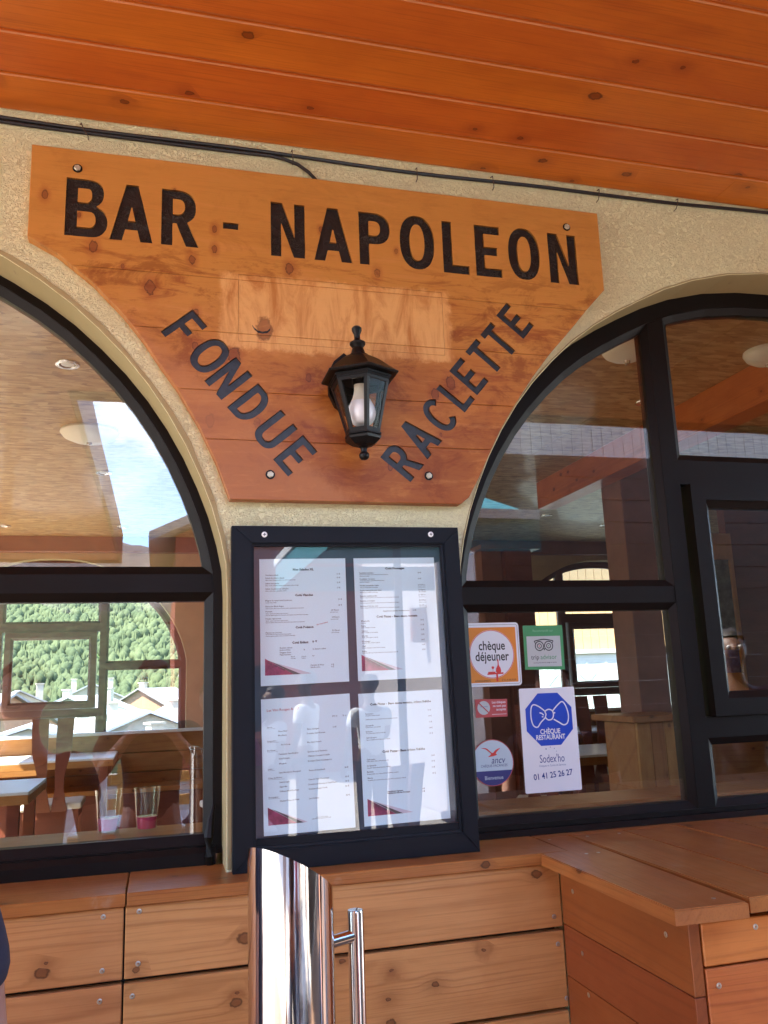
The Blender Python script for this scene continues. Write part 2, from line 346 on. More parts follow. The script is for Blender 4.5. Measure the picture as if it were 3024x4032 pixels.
M['bulbcap'] = plain('bulb_collar', (.82, .74, .62), .35)
M['cable'] = plain('black_cable', (.018, .015, .016), .35)
M['rust'] = plain('rusty_nail', (.09, .045, .025), .7, nscale=200, nvar=.4)
m_, nt_, o_ = newmat('carved_letter_paint'); g_ = G(nt_); P_ = g_.n('TexCoord').outputs['Object']
f_ = g_.math('ABSOLUTE', g_.math('SUBTRACT', g_.noise(P_, 34, 4, .6, 2.2), .5)); sc_f = g_.math('MULTIPLY', g_.step(f_, .035, .0), g_.step(g_.noise(P_, 16, 3), .42, .6))
g_.bsdf(o_, g_.mix(g_.math('MULTIPLY', sc_f, .8), (.016, .012, .011), (.11, .09, .08)), .36, 0, g_.bump(g_.math('ADD', g_.noise(P_, 34, 4, .6, 2.2), sc_f), .9, .003), .5); M['paint_black'] = m_
M['paint_grey'] = plain('carved_letter_paint_blue_grey', (.028, .032, .040), .42, bump=.5, bscale=90, nscale=60, nvar=.4)
M['paper'] = plain('white_paper', (.77, .90, 1.0), .6)
M['ink'] = plain('print_ink', (.06, .06, .075), .6); M['inkred'] = plain('red_ink', (.45, .06, .07), .6)
M['plum'] = plain('plum_print', (.33, .05, .12), .5, nscale=40, nvar=.5); M['greyprint'] = plain('grey_print', (.11, .10, .11), .5); M['lilac'] = plain('lilac_print', (.66, .56, .66), .5)
M['swhite'] = plain('sticker_white', (.76, .77, .80), .35); M['sorange'] = plain('sticker_orange', (.72, .24, .025), .35); M['sred'] = plain('sticker_red', (.66, .035, .03), .35)
M['sblack'] = plain('sticker_black', (.02, .02, .022), .35); M['sgreen'] = plain('sticker_green', (.07, .30, .12), .35); M['sgrey'] = plain('sticker_pale_grey', (.50, .53, .52), .4)
M['sblue'] = plain('sticker_blue', (.012, .065, .50), .3); M['snavy'] = plain('sticker_navy', (.02, .025, .16), .35); M['sbrick'] = plain('sticker_brick_red', (.48, .07, .075), .4)
M['sdblue'] = plain('sticker_dark_blue', (.01, .04, .22), .35); M['spale'] = plain('sticker_ice_blue', (.50, .60, .66), .35); M['stext'] = plain('sticker_grey_blue', (.12, .18, .34), .4)
M['cyan'] = plain('sticker_faint', (.4, .45, .5), .5); M['slight'] = plain('sticker_faint_green', (.25, .5, .3), .5)
M['dark'] = plain('gap_shade_black', (.02, .014, .01), .8)
M['navyboard'] = plain('blue_grey_backing', (.045, .060, .090), .5, nscale=4)

# ------------------------------------------------------------------ arcade wall
HP = [(0, 2.810), (.13, 2.806), (.26, 2.790), (.388, 2.758), (.49, 2.719), (.577, 2.676), (.66, 2.631), (.739, 2.582), (.812, 2.527), (.878, 2.466), (.94, 2.401), (.995, 2.332),
      (1.044, 2.258), (1.086, 2.182), (1.121, 2.104), (1.149, 2.03), (1.170, 1.955), (1.183, 1.89), (1.186, 1.82)]
def profile(c, zb, zo=0):
    """closed outline of an arched opening, clockwise from lower left"""
    lft = [(c-dx, z+zo) for dx, z in reversed(HP)]; rgt = [(c+dx, z+zo) for dx, z in HP[1:]]
    return [(c-1.186, zb)] + lft + rgt + [(c+1.186, zb)]
def arch_wall(name, centres, y0, y1, xa, xb, zlow, ztop, zsill, mats, parent=None, zo=0):
    bm = bmesh.new()
    def quad(a, b, c_, d, mi=0):
        f = bm.faces.new([bm.verts.new(p) for p in (a, b, c_, d)]); f.material_index = mi
    for y in (y0, y1):
        x = xa
        for c in centres:
            quad((x, y, zlow), (c-1.186, y, zlow), (c-1.186, y, ztop), (x, y, ztop))
            P = profile(c, zsill, zo)[1:-1]
            for a, b in zip(P, P[1:]):
                if b[0]-a[0] > 1e-6: quad((a[0], y, a[1]), (b[0], y, b[1]), (b[0], y, ztop), (a[0], y, ztop))
            quad((c-1.186, y, zlow), (c+1.186, y, zlow), (c+1.186, y, zsill), (c-1.186, y, zsill))
            x = c+1.186
        quad((x, y, zlow), (xb, y, zlow), (xb, y, ztop), (x, y, ztop))
    for c in centres:
        P = profile(c, zsill, zo)
        for a, b in zip(P, P[1:]+P[:1]): quad((a[0], y0, a[1]), (b[0], y0, b[1]), (b[0], y1, b[1]), (a[0], y1, a[1]), 1)
    bmesh.ops.remove_doubles(bm, verts=bm.verts, dist=1e-5)
    return link(name, bm2me(bm), mats, parent)
CL, CR = -1.031, 1.931
wall = arch_wall('plaster_wall', [CL-2.962, CL, CR, CR+2.962], 0, .30, -7, 9, 0, 3.36, 1.175, [M['plaster'], M['reveal']])
tag(wall, 'rough cream plaster wall with arched window openings behind the carved sign', 'wall')
def offset(poly, w_):
    n = len(poly); out_ = []
    ar = sum(poly[i][0]*poly[(i+1) % n][1]-poly[(i+1) % n][0]*poly[i][1] for i in range(n)); s = 1 if ar > 0 else -1
    for i in range(n):
        a, b, c = Vector(poly[i-1]), Vector(poly[i]), Vector(poly[(i+1) % n])
        d1 = (b-a).normalized(); d2 = (c-b).normalized(); n1 = Vector((-d1.y, d1.x))*s; n2 = Vector((-d2.y, d2.x))*s
        m_ = (n1+n2); m_ = m_/max(.3, m_.length_squared)*2
        out_.append((b.x+m_.x*w_, b.y+m_.y*w_))
    return out_
def clip(poly, x0, x1, z0, z1):
    def cut(P, f):
        O = []
        for i in range(len(P)):
            a, b = P[i-1], P[i]; fa, fb = f(a), f(b)
            if (fa >= 0) != (fb >= 0):
                t = fa/(fa-fb); O.append((a[0]+(b[0]-a[0])*t, a[1]+(b[1]-a[1])*t))
            if fb >= 0: O.append(b)
        return O
    for f in (lambda p: p[0]-x0, lambda p: x1-p[0], lambda p: p[1]-z0, lambda p: z1-p[1]): poly = cut(poly, f)
    o = []
    for p in poly:
        if not o or (abs(p[0]-o[-1][0])+abs(p[1]-o[-1][1])) > 1e-4: o.append(p)
    if abs(o[0][0]-o[-1][0])+abs(o[0][1]-o[-1][1]) < 1e-4: o.pop()
    def cut_(p): return min(abs(p[0]-x0), abs(p[0]-x1), abs(p[1]-z0), abs(p[1]-z1)) < 1e-5
    return [p for i, p in enumerate(o) if cut_(p) or not any(cut_(q) and math.dist(p, q) < .028 for q in (o[i-1], o[(i+1) % len(o)]))]
def ring(bm, outer, inner, yo, yi, yback):
    n = len(outer)
    A = [bm.verts.new((x, yo, z)) for x, z in outer]; B = [bm.verts.new((x, yi, z)) for x, z in inner]
    C_ = [bm.verts.new((x, yback, z)) for x, z in outer]; D = [bm.verts.new((x, yback, z)) for x, z in inner]
    for i in range(n):
        j = (i+1) % n
        bm.faces.new((A[i], A[j], B[j], B[i])); bm.faces.new((C_[i], D[i], D[j], C_[j]))
        bm.faces.new((B[i], B[j], D[j], D[i])); bm.faces.new((A[i], C_[i], C_[j], A[j]))
def ringobj(name, outer, inner, yo, yi, yb, mat, parent):
    bm = bmesh.new(); ring(bm, outer, inner, yo, yi, yb); return link(name, bm2me(bm), mat, parent)
def arched_window(c, y, w1, w2, bottom, zl, zt0, zt1, zc, label, mat, glass, simple=False, zo=0):
    """c centre, y frame face, w1 frame width, w2 bead width, zt0..zt1 transom, zc (lower top, casement bottom, casement top, upper bottom)"""
    root = empty('arched_window', (c, y, bottom), label, 'arched window', 'arched windows of the bar')
    P = profile(c, bottom, zo); O = offset(P, w1)
    ringobj('frame', P, O, y, y, y+.07, mat, root)
    mw = (.415, .471)
    for s in (-1, 1):
        a, b = sorted((c+s*mw[0], c+s*mw[1])); zt = max(z for x, z in O if abs(x-c) <= .48)+.015
        box('mullion', a, b, y+.002, y+.068, bottom+.01, zt, mat, root)
        a, b = sorted((c+s*mw[1], c+s*(1.186-w1*.5))); box('transom', a, b, y+.004, y+.066, zt0, zt1, mat, root)
    box('rail', c-mw[0], c+mw[0], y+.004, y+.066, zc[0], zc[1]-.002, mat, root); box('rail', c-mw[0], c+mw[0], y+.004, y+.066, zc[2]+.002, zc[3], mat, root)
    cells = []
    for s in (-1, 1):
        a, b = (c-2, c-mw[1]) if s < 0 else (c+mw[1], c+2)
        cells += [clip(O, a, b, zl, zt0), clip(O, a, b, zt1, 9)]
    cells += [clip(O, c-mw[0], c+mw[0], zl, zc[0]), clip(O, c-mw[0], c+mw[0], zc[3], 9)]
    for cell in cells:
        inn = offset(cell, w2); ringobj('glazing_bead', cell, inn, y+.004, y+.017, y+.05, mat, root)
        bm = bmesh.new(); prismfan(bm, offset(cell, w2*.7), y+.0235, y+.0275); link('pane', bm2me(bm), glass, root)
    cas = [(c-.389, zc[1]), (c-.389, zc[2]), (c+.389, zc[2]), (c+.389, zc[1])]; i1 = offset(cas, .048); i2 = offset(i1, .020)
    cb = ringobj('casement', cas, i1, y-.010, y-.010, y+.06, mat, root)
    bm = bmesh.new(); ring(bm, i1, i2, y-.005, y+.010, y+.045); link('glazing_bead', bm2me(bm), mat, cb)
    bm = bmesh.new(); prism(bm, offset(i1, .014), y+.0185, y+.0225); link('pane', bm2me(bm), glass, cb)
    return root
wl = arched_window(CL, .13, .022, .021, 1.219, 1.241, 1.839, 1.884, (1.413, 1.472, 2.155, 2.232), 'arched window left of the menu case with sky and mountains in its glass', M['frame'], M['glass'])
wr = arched_window(CR, .13, .050, .020, 1.176, 1.226, 1.80, 1.847, (1.413, 1.472, 2.155, 2.232), 'arched window right of the menu case with meal voucher stickers', M['frame'], M['glass'])
for wroot, c, z1 in ((wl, CL, 1.238), (wr, CR, 1.214)):
    bm = bmesh.new(); yy = [(1.188, .102), (z1-.012, .102), (z1, .112), (z1, .128), (1.188, .128)]
    a = [bm.verts.new((c-1.17, y_, z_)) for z_, y_ in yy]; b = [bm.verts.new((c+1.17, y_, z_)) for z_, y_ in yy]
    bm.faces.new(a); bm.faces.new(b[::-1])
    for i in range(5): bm.faces.new((a[i], b[i], b[(i+1) % 5], a[(i+1) % 5]))
    link('weatherboard', bm2me(bm), M['frame'], wroot)
# sealant lip bulging down the right jamb of the left window
bm = bmesh.new(); tube(bm, [(.135, .118, 1.33), (.128, .108, 1.30), (.122, .098, 1.26), (.122, .094, 1.22), (.128, .098, 1.19)], [.004, .008, .011, .010, .008], 8); link('curled_seal', bm2me(bm), M['frame'], wl, smooth=True)
# smooth ochre band round each opening, a hair proud of the rough plaster
random.seed(3)
for c in (CL, CR):
    P = profile(c, 1.205)[1:-1]; P = [(c-1.186, 1.205)] + P + [(c+1.186, 1.205)]; dn = []
    for a, b in zip(P, P[1:]):
        k = max(1, int(math.dist(a, b)/.03)); dn += [(a[0]+(b[0]-a[0])*t/k, a[1]+(b[1]-a[1])*t/k) for t in range(k)]
    dn.append(P[-1]); n = len(dn); bm = bmesh.new(); va, vb, vc = [], [], []
    for i, p in enumerate(dn):
        q, r_ = Vector(dn[max(i-1, 0)]), Vector(dn[min(i+1, n-1)]); d = (r_-q).normalized(); nn = Vector((-d.y, d.x))
        ww = (.013 if c == CL else .005)*(1+.35*mnoise.noise(Vector((p[0]*9, p[1]*9, c)))+.15*random.uniform(-1, 1))
        va.append(bm.verts.new((p[0]-nn.x*.0005, .004, p[1]-nn.y*.0005))); vb.append(bm.verts.new((p[0]+nn.x*.003, -.002, p[1]+nn.y*.003))); vc.append(bm.verts.new((p[0]+nn.x*ww, -.0012, p[1]+nn.y*ww)))
    for i in range(n-1):
        bm.faces.new((va[i], vb[i], vb[i+1], va[i+1])); bm.faces.new((vb[i], vc[i], vc[i+1], vb[i+1]))
    link('smooth_edge_band', bm2me(bm), M['reveal'], wall, smooth=True)

# ------------------------------------------------------------------ boarded canopy ceiling
ceil = empty('ceiling', (0, 0, 3.03), 'orange varnished tongue and groove boards under the canopy', None, None, 'structure')
PW = .1385; rows = 6
xj = [[-2.6, 2.35], [-1.9, 3.0], [-2.9, 1.9], [-2.2, 2.7], [-3.1, 2.2], [-1.7, 3.3]]
for r_ in range(rows):
    y1 = -.0015-PW*r_ if r_ else .0; y0 = -PW*(r_+1); cuts = [-5.5] + xj[r_] + [6.5]
    if r_ == 0: cuts = [-5.5, -2.6, 1.64, 6.5]
    for a, b in zip(cuts, cuts[1:]):
        bm = bmesh.new(); ln = (b-a)/2-.0006; pts = [(y0+.0055, .030), (y0+.0055, 3e-3), (y0+.0085, 0), (y1-.0075, 0), (y1-.0005, .0075), (y1-.0005, .030)]
        cy = (y0+y1)/2; A = [bm.verts.new((-ln, y-cy, z)) for y, z in pts]; B = [bm.verts.new((ln, y-cy, z)) for y, z in pts]
        bm.faces.new(A); bm.faces.new(B[::-1])
        for i in range(6): bm.faces.new((A[i], B[i], B[(i+1) % 6], A[(i+1) % 6]))
        bm.faces.ensure_lookup_table()
        me = bm2me(bm); me.materials.append(M['ceil']); me.materials.append(M['groove'])
        for p in me.polygons:
            if abs(p.normal.z) > .2 and abs(p.normal.y) > .3: p.material_index = 1
        link('plank', me, None, ceil, ((a+b)/2, cy, 3.03))
    box('groove_tongue', -5.5, 6.5, y0-.004, y0+.012, 3.0385, 3.050, M['groove'], ceil)
box('canopy_deck', -5.5, 6.5, -1.74, -PW*rows-.002, 3.03, 3.09, M['ceil'], ceil)
box('canopy_deck', -2.3, -.44, -7.2, -1.745, 3.03, 3.09, M['ceil'], ceil)
box('canopy_roof_slab', -5.6, 6.6, -1.78, .0, 3.092, 3.30, M['benchred'], ceil); box('canopy_roof_slab', -2.4, -.43, -7.25, -1.785, 3.092, 3.30, M['benchred'], ceil)
for x0, x1, y in ((-.43, 6.6, -1.80), (-2.4, -.40, -7.27)): box('fascia_board', x0, x1, y, y+.022, 3.0, 3.31, M['benchred'], ceil)
boxr('fascia_board', -.425, -.40, -7.25, -1.80, 3.0, 3.31, M['benchred'], ceil)

# ------------------------------------------------------------------ cable along the top of the wall
cab = empty('cable_run', (0, -.01, 3.0), 'black double cable nailed along the wall under the ceiling', 'cable')
random.seed(5)
def zc_(x): return 3.003 - .004*math.sin(x*2.1+.6) + .003*math.sin(x*7.3) + (.008 if x > 1.2 else 0)*min(1, (x-1.2)/.5)
bm = bmesh.new(); tube(bm, [(x/12, -.0075, zc_(x/12)) for x in range(-48, 66)], .0052, 8); link('cable', bm2me(bm), M['cable'], cab, smooth=True)
bm = bmesh.new(); tube(bm, [(x/12, -.0070, zc_(x/12)-.0105-.0015*math.sin(x*.9)) for x in range(-48, 6)] + [(.53, -.0075, 2.988), (.555, -.008, 2.982), (.59, -.009, 2.968), (.62, -.010, 2.947), (.642, -.012, 2.915)], .0045, 8)
lower = link('cable', bm2me(bm), M['cable'], cab, smooth=True)
bpy.data.objects.remove(lower)
bm = bmesh.new(); tube(bm, [(x/12, -.0070, zc_(x/12)-.0105-.0015*math.sin(x*.9)) for x in range(-48, 3)] + [(.27, -.0075, 2.992), (.305, -.008, 2.987), (.34, -.009, 2.976), (.37, -.0105, 2.955), (.392, -.012, 2.93), (.398, -.013, 2.905)], .0047, 8); link('cable', bm2me(bm), M['cable'], cab, smooth=True)
for x, t in ((-.204, .35), (.326, .05), (.676, 0), (.905, .05), (1.243, -.1), (1.51, -.2), (-.62, .1)):
    bm = bmesh.new(); tube(bm, [(x-t*.03, -.002, zc_(x)+.016), (x-t*.02, -.015, zc_(x)+.012), (x, -.016, zc_(x)-.006), (x+t*.03, -.014, zc_(x)-.022), (x+t*.03, -.002, zc_(x)-.024)], .0014, 6); link('bent_nail', bm2me(bm), M['rust'], cab)

# ------------------------------------------------------------------ carved sign
sign = empty('carved_sign', (.45, 0, 2.48), 'large varnished wooden sign carved BAR - NAPOLEON FONDUE RACLETTE', 'sign')
SO = [(-.320, 2.922), (1.219, 2.923), (1.218, 2.680), (1.170, 2.630), (1.112, 2.562), (1.040, 2.485), (.974, 2.402), (.918, 2.325), (.868, 2.246), (.832, 2.180), (.801, 2.117), (.768, 2.060), (.744, 2.042),
      (.160, 2.042), (.128, 2.131), (.086, 2.222), (.042, 2.302), (-.006, 2.370), (-.048, 2.434), (-.095, 2.495), (-.168, 2.572), (-.252, 2.640), (-.319, 2.676)]
SY = -.034
def _arc(cx, cz, rx, rz, a, b, n=12): return [(cx+rx*math.copysign(abs(math.cos(R(a+(b-a)*i/n)))**.88, math.cos(R(a+(b-a)*i/n))), cz+rz*math.copysign(abs(math.sin(R(a+(b-a)*i/n)))**.88, math.sin(R(a+(b-a)*i/n)))) for i in range(n+1)]
def glyph_loops(ch, w, t):
    """outline loops of a capital one unit tall and w wide, stroke t"""
    u = t*.92
    if ch == '-': return [[(0, 0), (0, 1), (w, 1), (w, 0)]]
    if ch == 'E': return [[(0, 0), (0, 1), (w*.97, 1), (w*.97, 1-u), (t, 1-u), (t, .5+u/2), (w*.86, .5+u/2), (w*.86, .5-u/2), (t, .5-u/2), (t, u), (w, u), (w, 0)]]
    if ch == 'F': return [[(0, 0), (0, 1), (w, 1), (w, 1-u), (t, 1-u), (t, .52+u/2), (w*.86, .52+u/2), (w*.86, .52-u/2), (t, .52-u/2), (t, 0)]]
    if ch == 'L': return [[(0, 0), (0, 1), (t, 1), (t, u), (w, u), (w, 0)]]
    if ch == 'T': return [[(w/2-t/2, 0), (w/2-t/2, 1-u), (0, 1-u), (0, 1), (w, 1), (w, 1-u), (w/2+t/2, 1-u), (w/2+t/2, 0)]]
    if ch == 'N':
        d = t*1.25; s = (d-t)/(w-2*t+1e-6) if w > 2*t+.02 else .3; s = .38
        return [[(0, 0), (0, 1), (t*1.1, 1), (w-t, s), (w-t, 1), (w, 1), (w, 0), (w-t*1.1, 0), (t, 1-s), (t, 0)]]
    if ch == 'A':
        q = w/2-t*.52; k = q; t1 = t*1.06
        def xl(z): return t1+k*z
        zt = (w/2-t1)/k; zt = min(zt, .80); c0, c1 = .20, .20+u*.95
        return [[(0, 0), (q, 1), (w-q, 1), (w, 0), (w-t1, 0), (w-xl(c0), c0), (xl(c0), c0), (t1, 0)], [(xl(c1), c1), (w-xl(c1), c1), (w/2+.006, zt), (w/2-.006, zt)]]
    if ch in 'OD':
        if ch == 'O': return [_arc(w/2, .5, w/2, .5, 0, 360, 36)[:-1], _arc(w/2, .5, w/2-t, .5-u, 0, 360, 32)[:-1]]
        r_ = min(w*.62, .42)
        return [[(0, 0), (0, 1)] + [(w-r_, 1)] + _arc(w-r_, .5, r_, .5, 90, -90, 18)[1:-1] + [(w-r_, 0)], [(t, u), (t, 1-u), (w-r_, 1-u)] + _arc(w-r_, .5, r_-t, .5-u, 90, -90, 16)[1:-1] + [(w-r_, u)]]
    if ch == 'U':
        r_ = w/2; return [[(0, 1), (t, 1)] + _arc(w/2, r_*.95, r_-t, r_*.95-u, 180, 360, 14) + [(w-t, 1), (w, 1)] + _arc(w/2, r_*.95, r_, r_*.95, 360, 180, 18)]
    if ch == 'C':
        A, B = _arc(w/2, .5, w/2, .5, 38, 322, 28), _arc(w/2, .5, w/2-t, .5-u, 322, 38, 24); return [A+B]
    if ch in 'PR':
        zb = .40; r_ = (1-zb)/2; c = w*.92-r_*.95 if ch == 'R' else w-r_*.95; rx = r_*.95; zc_m = (1+zb)/2
        hole = [(t, zb+u), (t, 1-u), (c, 1-u)] + _arc(c, zc_m, rx-t, r_-u, 90, -90, 12)[1:-1] + [(c, zb+u)]
        if ch == 'P': return [[(0, 0), (0, 1), (c, 1)] + _arc(c, zc_m, rx, r_, 90, -90, 14)[1:-1] + [(c, zb), (t, zb), (t, 0)], hole]
        return [[(0, 0), (0, 1), (c, 1)] + _arc(c, zc_m, rx, r_, 90, -62, 14)[1:] + [(w, 0), (w-t*1.15, 0), (w*.40, zb), (t, zb), (t, 0)], hole]
    if ch == 'B':
        c1 = w*.90-.235; c2 = w-.27
        o = [(0, 0), (0, 1), (c1, 1)] + _arc(c1, .76, .235, .24, 90, -60, 12)[1:] + _arc(c2, .27, .27, .27, 60, -90, 14) 
        return [o, [(t, .535+u*.35), (t, 1-u), (c1, 1-u)] + _arc(c1, .725+.0*u, .235-t, .275-u, 90, -90, 10)[1:-1] + [(c1, .535+u*.35)], [(t, u), (t, .535-u*.6), (c2, .535-u*.6)] + _arc(c2, (.535-u*.6+u)/2, .27-t, (.535-u*.6-u)/2, 90, -90, 10)[1:-1] + [(c2, u)]]
def glyph(ch, foot, ang, w_, h_, off=0):
    ca, sa = math.cos(R(ang)), math.sin(R(ang)); bm = bmesh.new(); E = []
    for loop in glyph_loops(ch, w_/h_, .178 if ang == 0 else .182):
        pts = []
        for a, b in zip(loop, loop[1:]+loop[:1]):
            k = max(1, int(math.dist(a, b)/.13)); pts += [(a[0]+(b[0]-a[0])*i/k, a[1]+(b[1]-a[1])*i/k) for i in range(k)]
        vv = []
        for u, t in pts:
            u *= h_; t *= h_; jx = .0007*mnoise.noise(Vector((u*60+foot[0]*31, t*60, 1))); jz = .0007*mnoise.noise(Vector((u*60+foot[0]*17, t*60, 9)))
            vv.append(bm.verts.new((foot[0]+(u*ca-t*sa)+jx, 0, foot[1]+(u*sa+t*ca)+jz)))
        E += [bm.edges.new((vv[i], vv[(i+1) % len(vv)])) for i in range(len(vv))]
    bmesh.ops.triangle_fill(bm, edges=E, use_beauty=True, use_dissolve=False, normal=(0, -1, 0))
    me = bpy.data.meshes.new('g'); bm.to_mesh(me); bm.free(); return me
LET = [('B', (-.237, 2.688), 0, .098, .155), ('A', (-.133, 2.688), 0, .102, .154), ('R', (-.011, 2.688), 0, .092, .154), ('-', (.141, 2.749), 0, .039, .018),
       ('N', (.263, 2.687), 0, .089, .153), ('A', (.376, 2.687), 0, .102, .154), ('P', (.498, 2.688), 0, .086, .153), ('O', (.611, 2.688), 0, .098, .159), ('L', (.733, 2.687), 0, .075, .154), ('E', (.828, 2.687), 0, .077, .154), ('O', (.927, 2.688), 0, .096, .158), ('N', (1.051, 2.688), 0, .088, .153),
       ('F', (-.008, 2.456), -49.3, .056, .100), ('O', (.048, 2.396), -49.0, .072, .102), ('N', (.097, 2.336), -48.5, .063, .102), ('D', (.152, 2.272), -49, .062, .101), ('U', (.208, 2.208), -49.5, .064, .100), ('E', (.263, 2.144), -49.3, .056, .100),
       ('R', (.612, 2.096), 51.0, .062, .100), ('A', (.660, 2.157), 50.8, .069, .106), ('C', (.717, 2.222), 50, .066, .100), ('L', (.770, 2.289), 51.5, .050, .098), ('E', (.808, 2.339), 50, .056, .099), ('T', (.8585, 2.3955), 50, .053, .101), ('T', (.9045, 2.4475), 50, .053, .101), ('E', (.954, 2.510), 50.5, .055, .099)]
letters = []; cutters = []
for ch, foot, ang, w_, h_ in LET:
    me = glyph(ch, foot, ang, w_, h_); cb = bmesh.new(); cb.from_mesh(me)
    for v in cb.verts: v.co.y = SY-.006
    ex = bmesh.ops.extrude_face_region(cb, geom=list(cb.faces))
    for e in ex['geom']:
        if isinstance(e, bmesh.types.BMVert): e.co.y = SY+.0075
    zs = [v.co.z for v in cb.verts]; cutters.append((bm2me(cb), min(zs), max(zs))); letters.append((ch, me, ang))
for x0, x1, z0, z1 in ((.181, .722, 2.6255, 2.6266), (.181, .722, 2.4457, 2.4466), (.1797, .1807, 2.4457, 2.6266), (.7223, .7233, 2.4457, 2.6266)):
    cb = bmesh.new(); addbox(cb, x0, x1, SY-.01, SY+.0035, z0, z1); cutters.append((bm2me(cb), z0, z1))
cobs = []
for me, z0, z1 in cutters:
    o = bpy.data.objects.new('cut', me); col.objects.link(o); cobs.append((o, z0, z1))
seams = [2.95, 2.611, 2.466, 2.3135, 2.190, 2.0]
for k, (zt_, zb_) in enumerate(zip(seams, seams[1:])):
    poly = clip(SO[::-1], -1, 2, zb_+.0004, zt_-.0004)
    bm = bmesh.new(); prism(bm, poly, SY, -.002); bmesh.ops.recalc_face_normals(bm, faces=bm.faces)
    fr_ = [e for e in bm.edges if all(abs(v.co.y-SY) < 1e-6 for v in e.verts)]
    bmesh.ops.bevel(bm, geom=fr_, offset=.0012, segments=1, affect='EDGES')
    me = bpy.data.meshes.new('sign_board'); bm.to_mesh(me); bm.free(); me.materials.append(M['sign'])
    o = bpy.data.objects.new('sign_board', me); col.objects.link(o)
    for c_, z0, z1 in cobs:
        if z1 < zb_ or z0 > zt_: continue
        md = o.modifiers.new('b', 'BOOLEAN'); md.object = c_; md.operation = 'DIFFERENCE'; md.solver = 'EXACT'
    dg = bpy.context.evaluated_depsgraph_get(); dg.update(); me2 = bpy.data.meshes.new_from_object(o.evaluated_get(dg)); o.modifiers.clear(); o.data = me2; par(o, sign)
for c_, z0, z1 in cobs: bpy.data.objects.remove(c_)
for ch, me, ang in letters:
    bm = bmesh.new(); bm.from_mesh(me)
    bm.normal_update()
    bnd = [e for e in bm.edges if e.is_boundary]
    for v in bm.verts: v.co.y = SY+.0068
    ex = bmesh.ops.extrude_edge_only(bm, edges=bnd)
    for e in ex['geom']:
        if isinstance(e, bmesh.types.BMVert): e.co.y = SY+.0004
    me3 = bpy.data.meshes.new('carved_letter'); bm.to_mesh(me3); bm.free(); bpy.data.meshes.remove(me)
    link('carved_letter', me3, M['paint_black'] if ang == 0 else M['paint_grey'], sign)
for x, z in ((-.213, 2.870), (1.115, 2.866), (.256, 2.105), (.661, 2.114)):
    bm = bmesh.new(); lathe(bm, [(.0115, 0), (.0115, .0015), (.0082, .0016)], 20); bmesh.ops.rotate(bm, matrix=Matrix.Rotation(R(90), 3, 'X'), verts=bm.verts)
    b_ = link('bolt', bm2me(bm), M['lamp'], sign, (x, SY, z), smooth=True)
    bm = bmesh.new(); lathe(bm, [(.0082, .001), (.0082, .0052), (.0066, .0064)], 6, rot0=.3); bmesh.ops.rotate(bm, matrix=Matrix.Rotation(R(90), 3, 'X'), verts=bm.verts)
    link('bolt_head', bm2me(bm), M['bolt'], b_, (x, SY, z))

bm = bmesh.new(); ar = [(.214, 2.490), (.219, 2.482), (.228, 2.4745), (.240, 2.4725), (.252, 2.4755), (.259, 2.483), (.260, 2.492)]
wd_ = [.001, .0025, .003, .0028, .003, .0032, .0022]; A_ = [bm.verts.new((x, SY-.0004, z+w_)) for (x, z), w_ in zip(ar, wd_)]; B_ = [bm.verts.new((x, SY-.0004, z-w_)) for (x, z), w_ in zip(ar, wd_)]
for i in range(6): bm.faces.new((A_[i], B_[i], B_[i+1], A_[i+1]))
link('knot_crack', bm2me(bm), M['paint_black'], sign)
# ------------------------------------------------------------------ lantern
LC = Vector((.464, -.131)); lan = empty('wall_lantern', (.464, -.03, 2.30), 'black six sided wall lantern with white bulb on the carved sign', 'lantern')
def hexpts(r_, z, cx=LC.x, cy=LC.y, a0=-90):
    return [Vector((cx+r_*math.cos(R(a0+60*i)), cy+r_*math.sin(R(a0+60*i)), z)) for i in range(6)]
def lob(name, bm, mat='lamp', parent=lan, smooth=False):
    bmesh.ops.rotate(bm, cent=(LC.x, LC.y, 2.30), matrix=Matrix.Rotation(R(-1.6), 3, 'Y'), verts=bm.verts); return link(name, bm2me(bm), M[mat], parent, smooth=smooth)
def hexloft(bm, secs):
    rings = [[bm.verts.new(p) for p in hexpts(r_, z)] for r_, z in secs]
    for a, b in zip(rings, rings[1:]):
        for i in range(6): bm.faces.new((a[i], a[(i+1) % 6], b[(i+1) % 6], b[i]))
    return rings
bm = bmesh.new(); rg_ = hexloft(bm, [(.070, 2.327), (.096, 2.328), (.0985, 2.3305), (.0985, 2.3335), (.094, 2.336), (.050, 2.372), (.030, 2.384), (.024, 2.386)]); bm.faces.new(rg_[0]); bm.faces.new(rg_[-1][::-1]); roof = lob('roof', bm)
bm = bmesh.new(); lathe(bm, [(.026, 2.383), (.025, 2.389), (.018, 2.392), (.0165, 2.400), (.0135, 2.409), (.0155, 2.413), (.0195, 2.418), (.0195, 2.423), (.012, 2.428), (.0075, 2.433), (.0075, 2.443), (.010, 2.449), (.0125, 2.455), (.0125, 2.461), (.008, 2.466), (.002, 2.468)], 20, (LC.x, LC.y, -.002)); lob('finial', bm, parent=roof, smooth=True)
bm = bmesh.new(); rg_ = hexloft(bm, [(.080, 2.326), (.080, 2.321), (.077, 2.321), (.077, 2.316), (.0745, 2.316), (.0735, 2.308)]); 
ins = hexloft(bm, [(.066, 2.308), (.066, 2.326)])
for i in range(6): bm.faces.new((rg_[-1][i], rg_[-1][(i+1) % 6], ins[0][(i+1) % 6], ins[0][i]))
cage = lob('cage', bm)
T, B = hexpts(.0735, 2.312), hexpts(.0425, 2.188); TI, BI = hexpts(.066, 2.312), hexpts(.036, 2.188)
bm = bmesh.new()
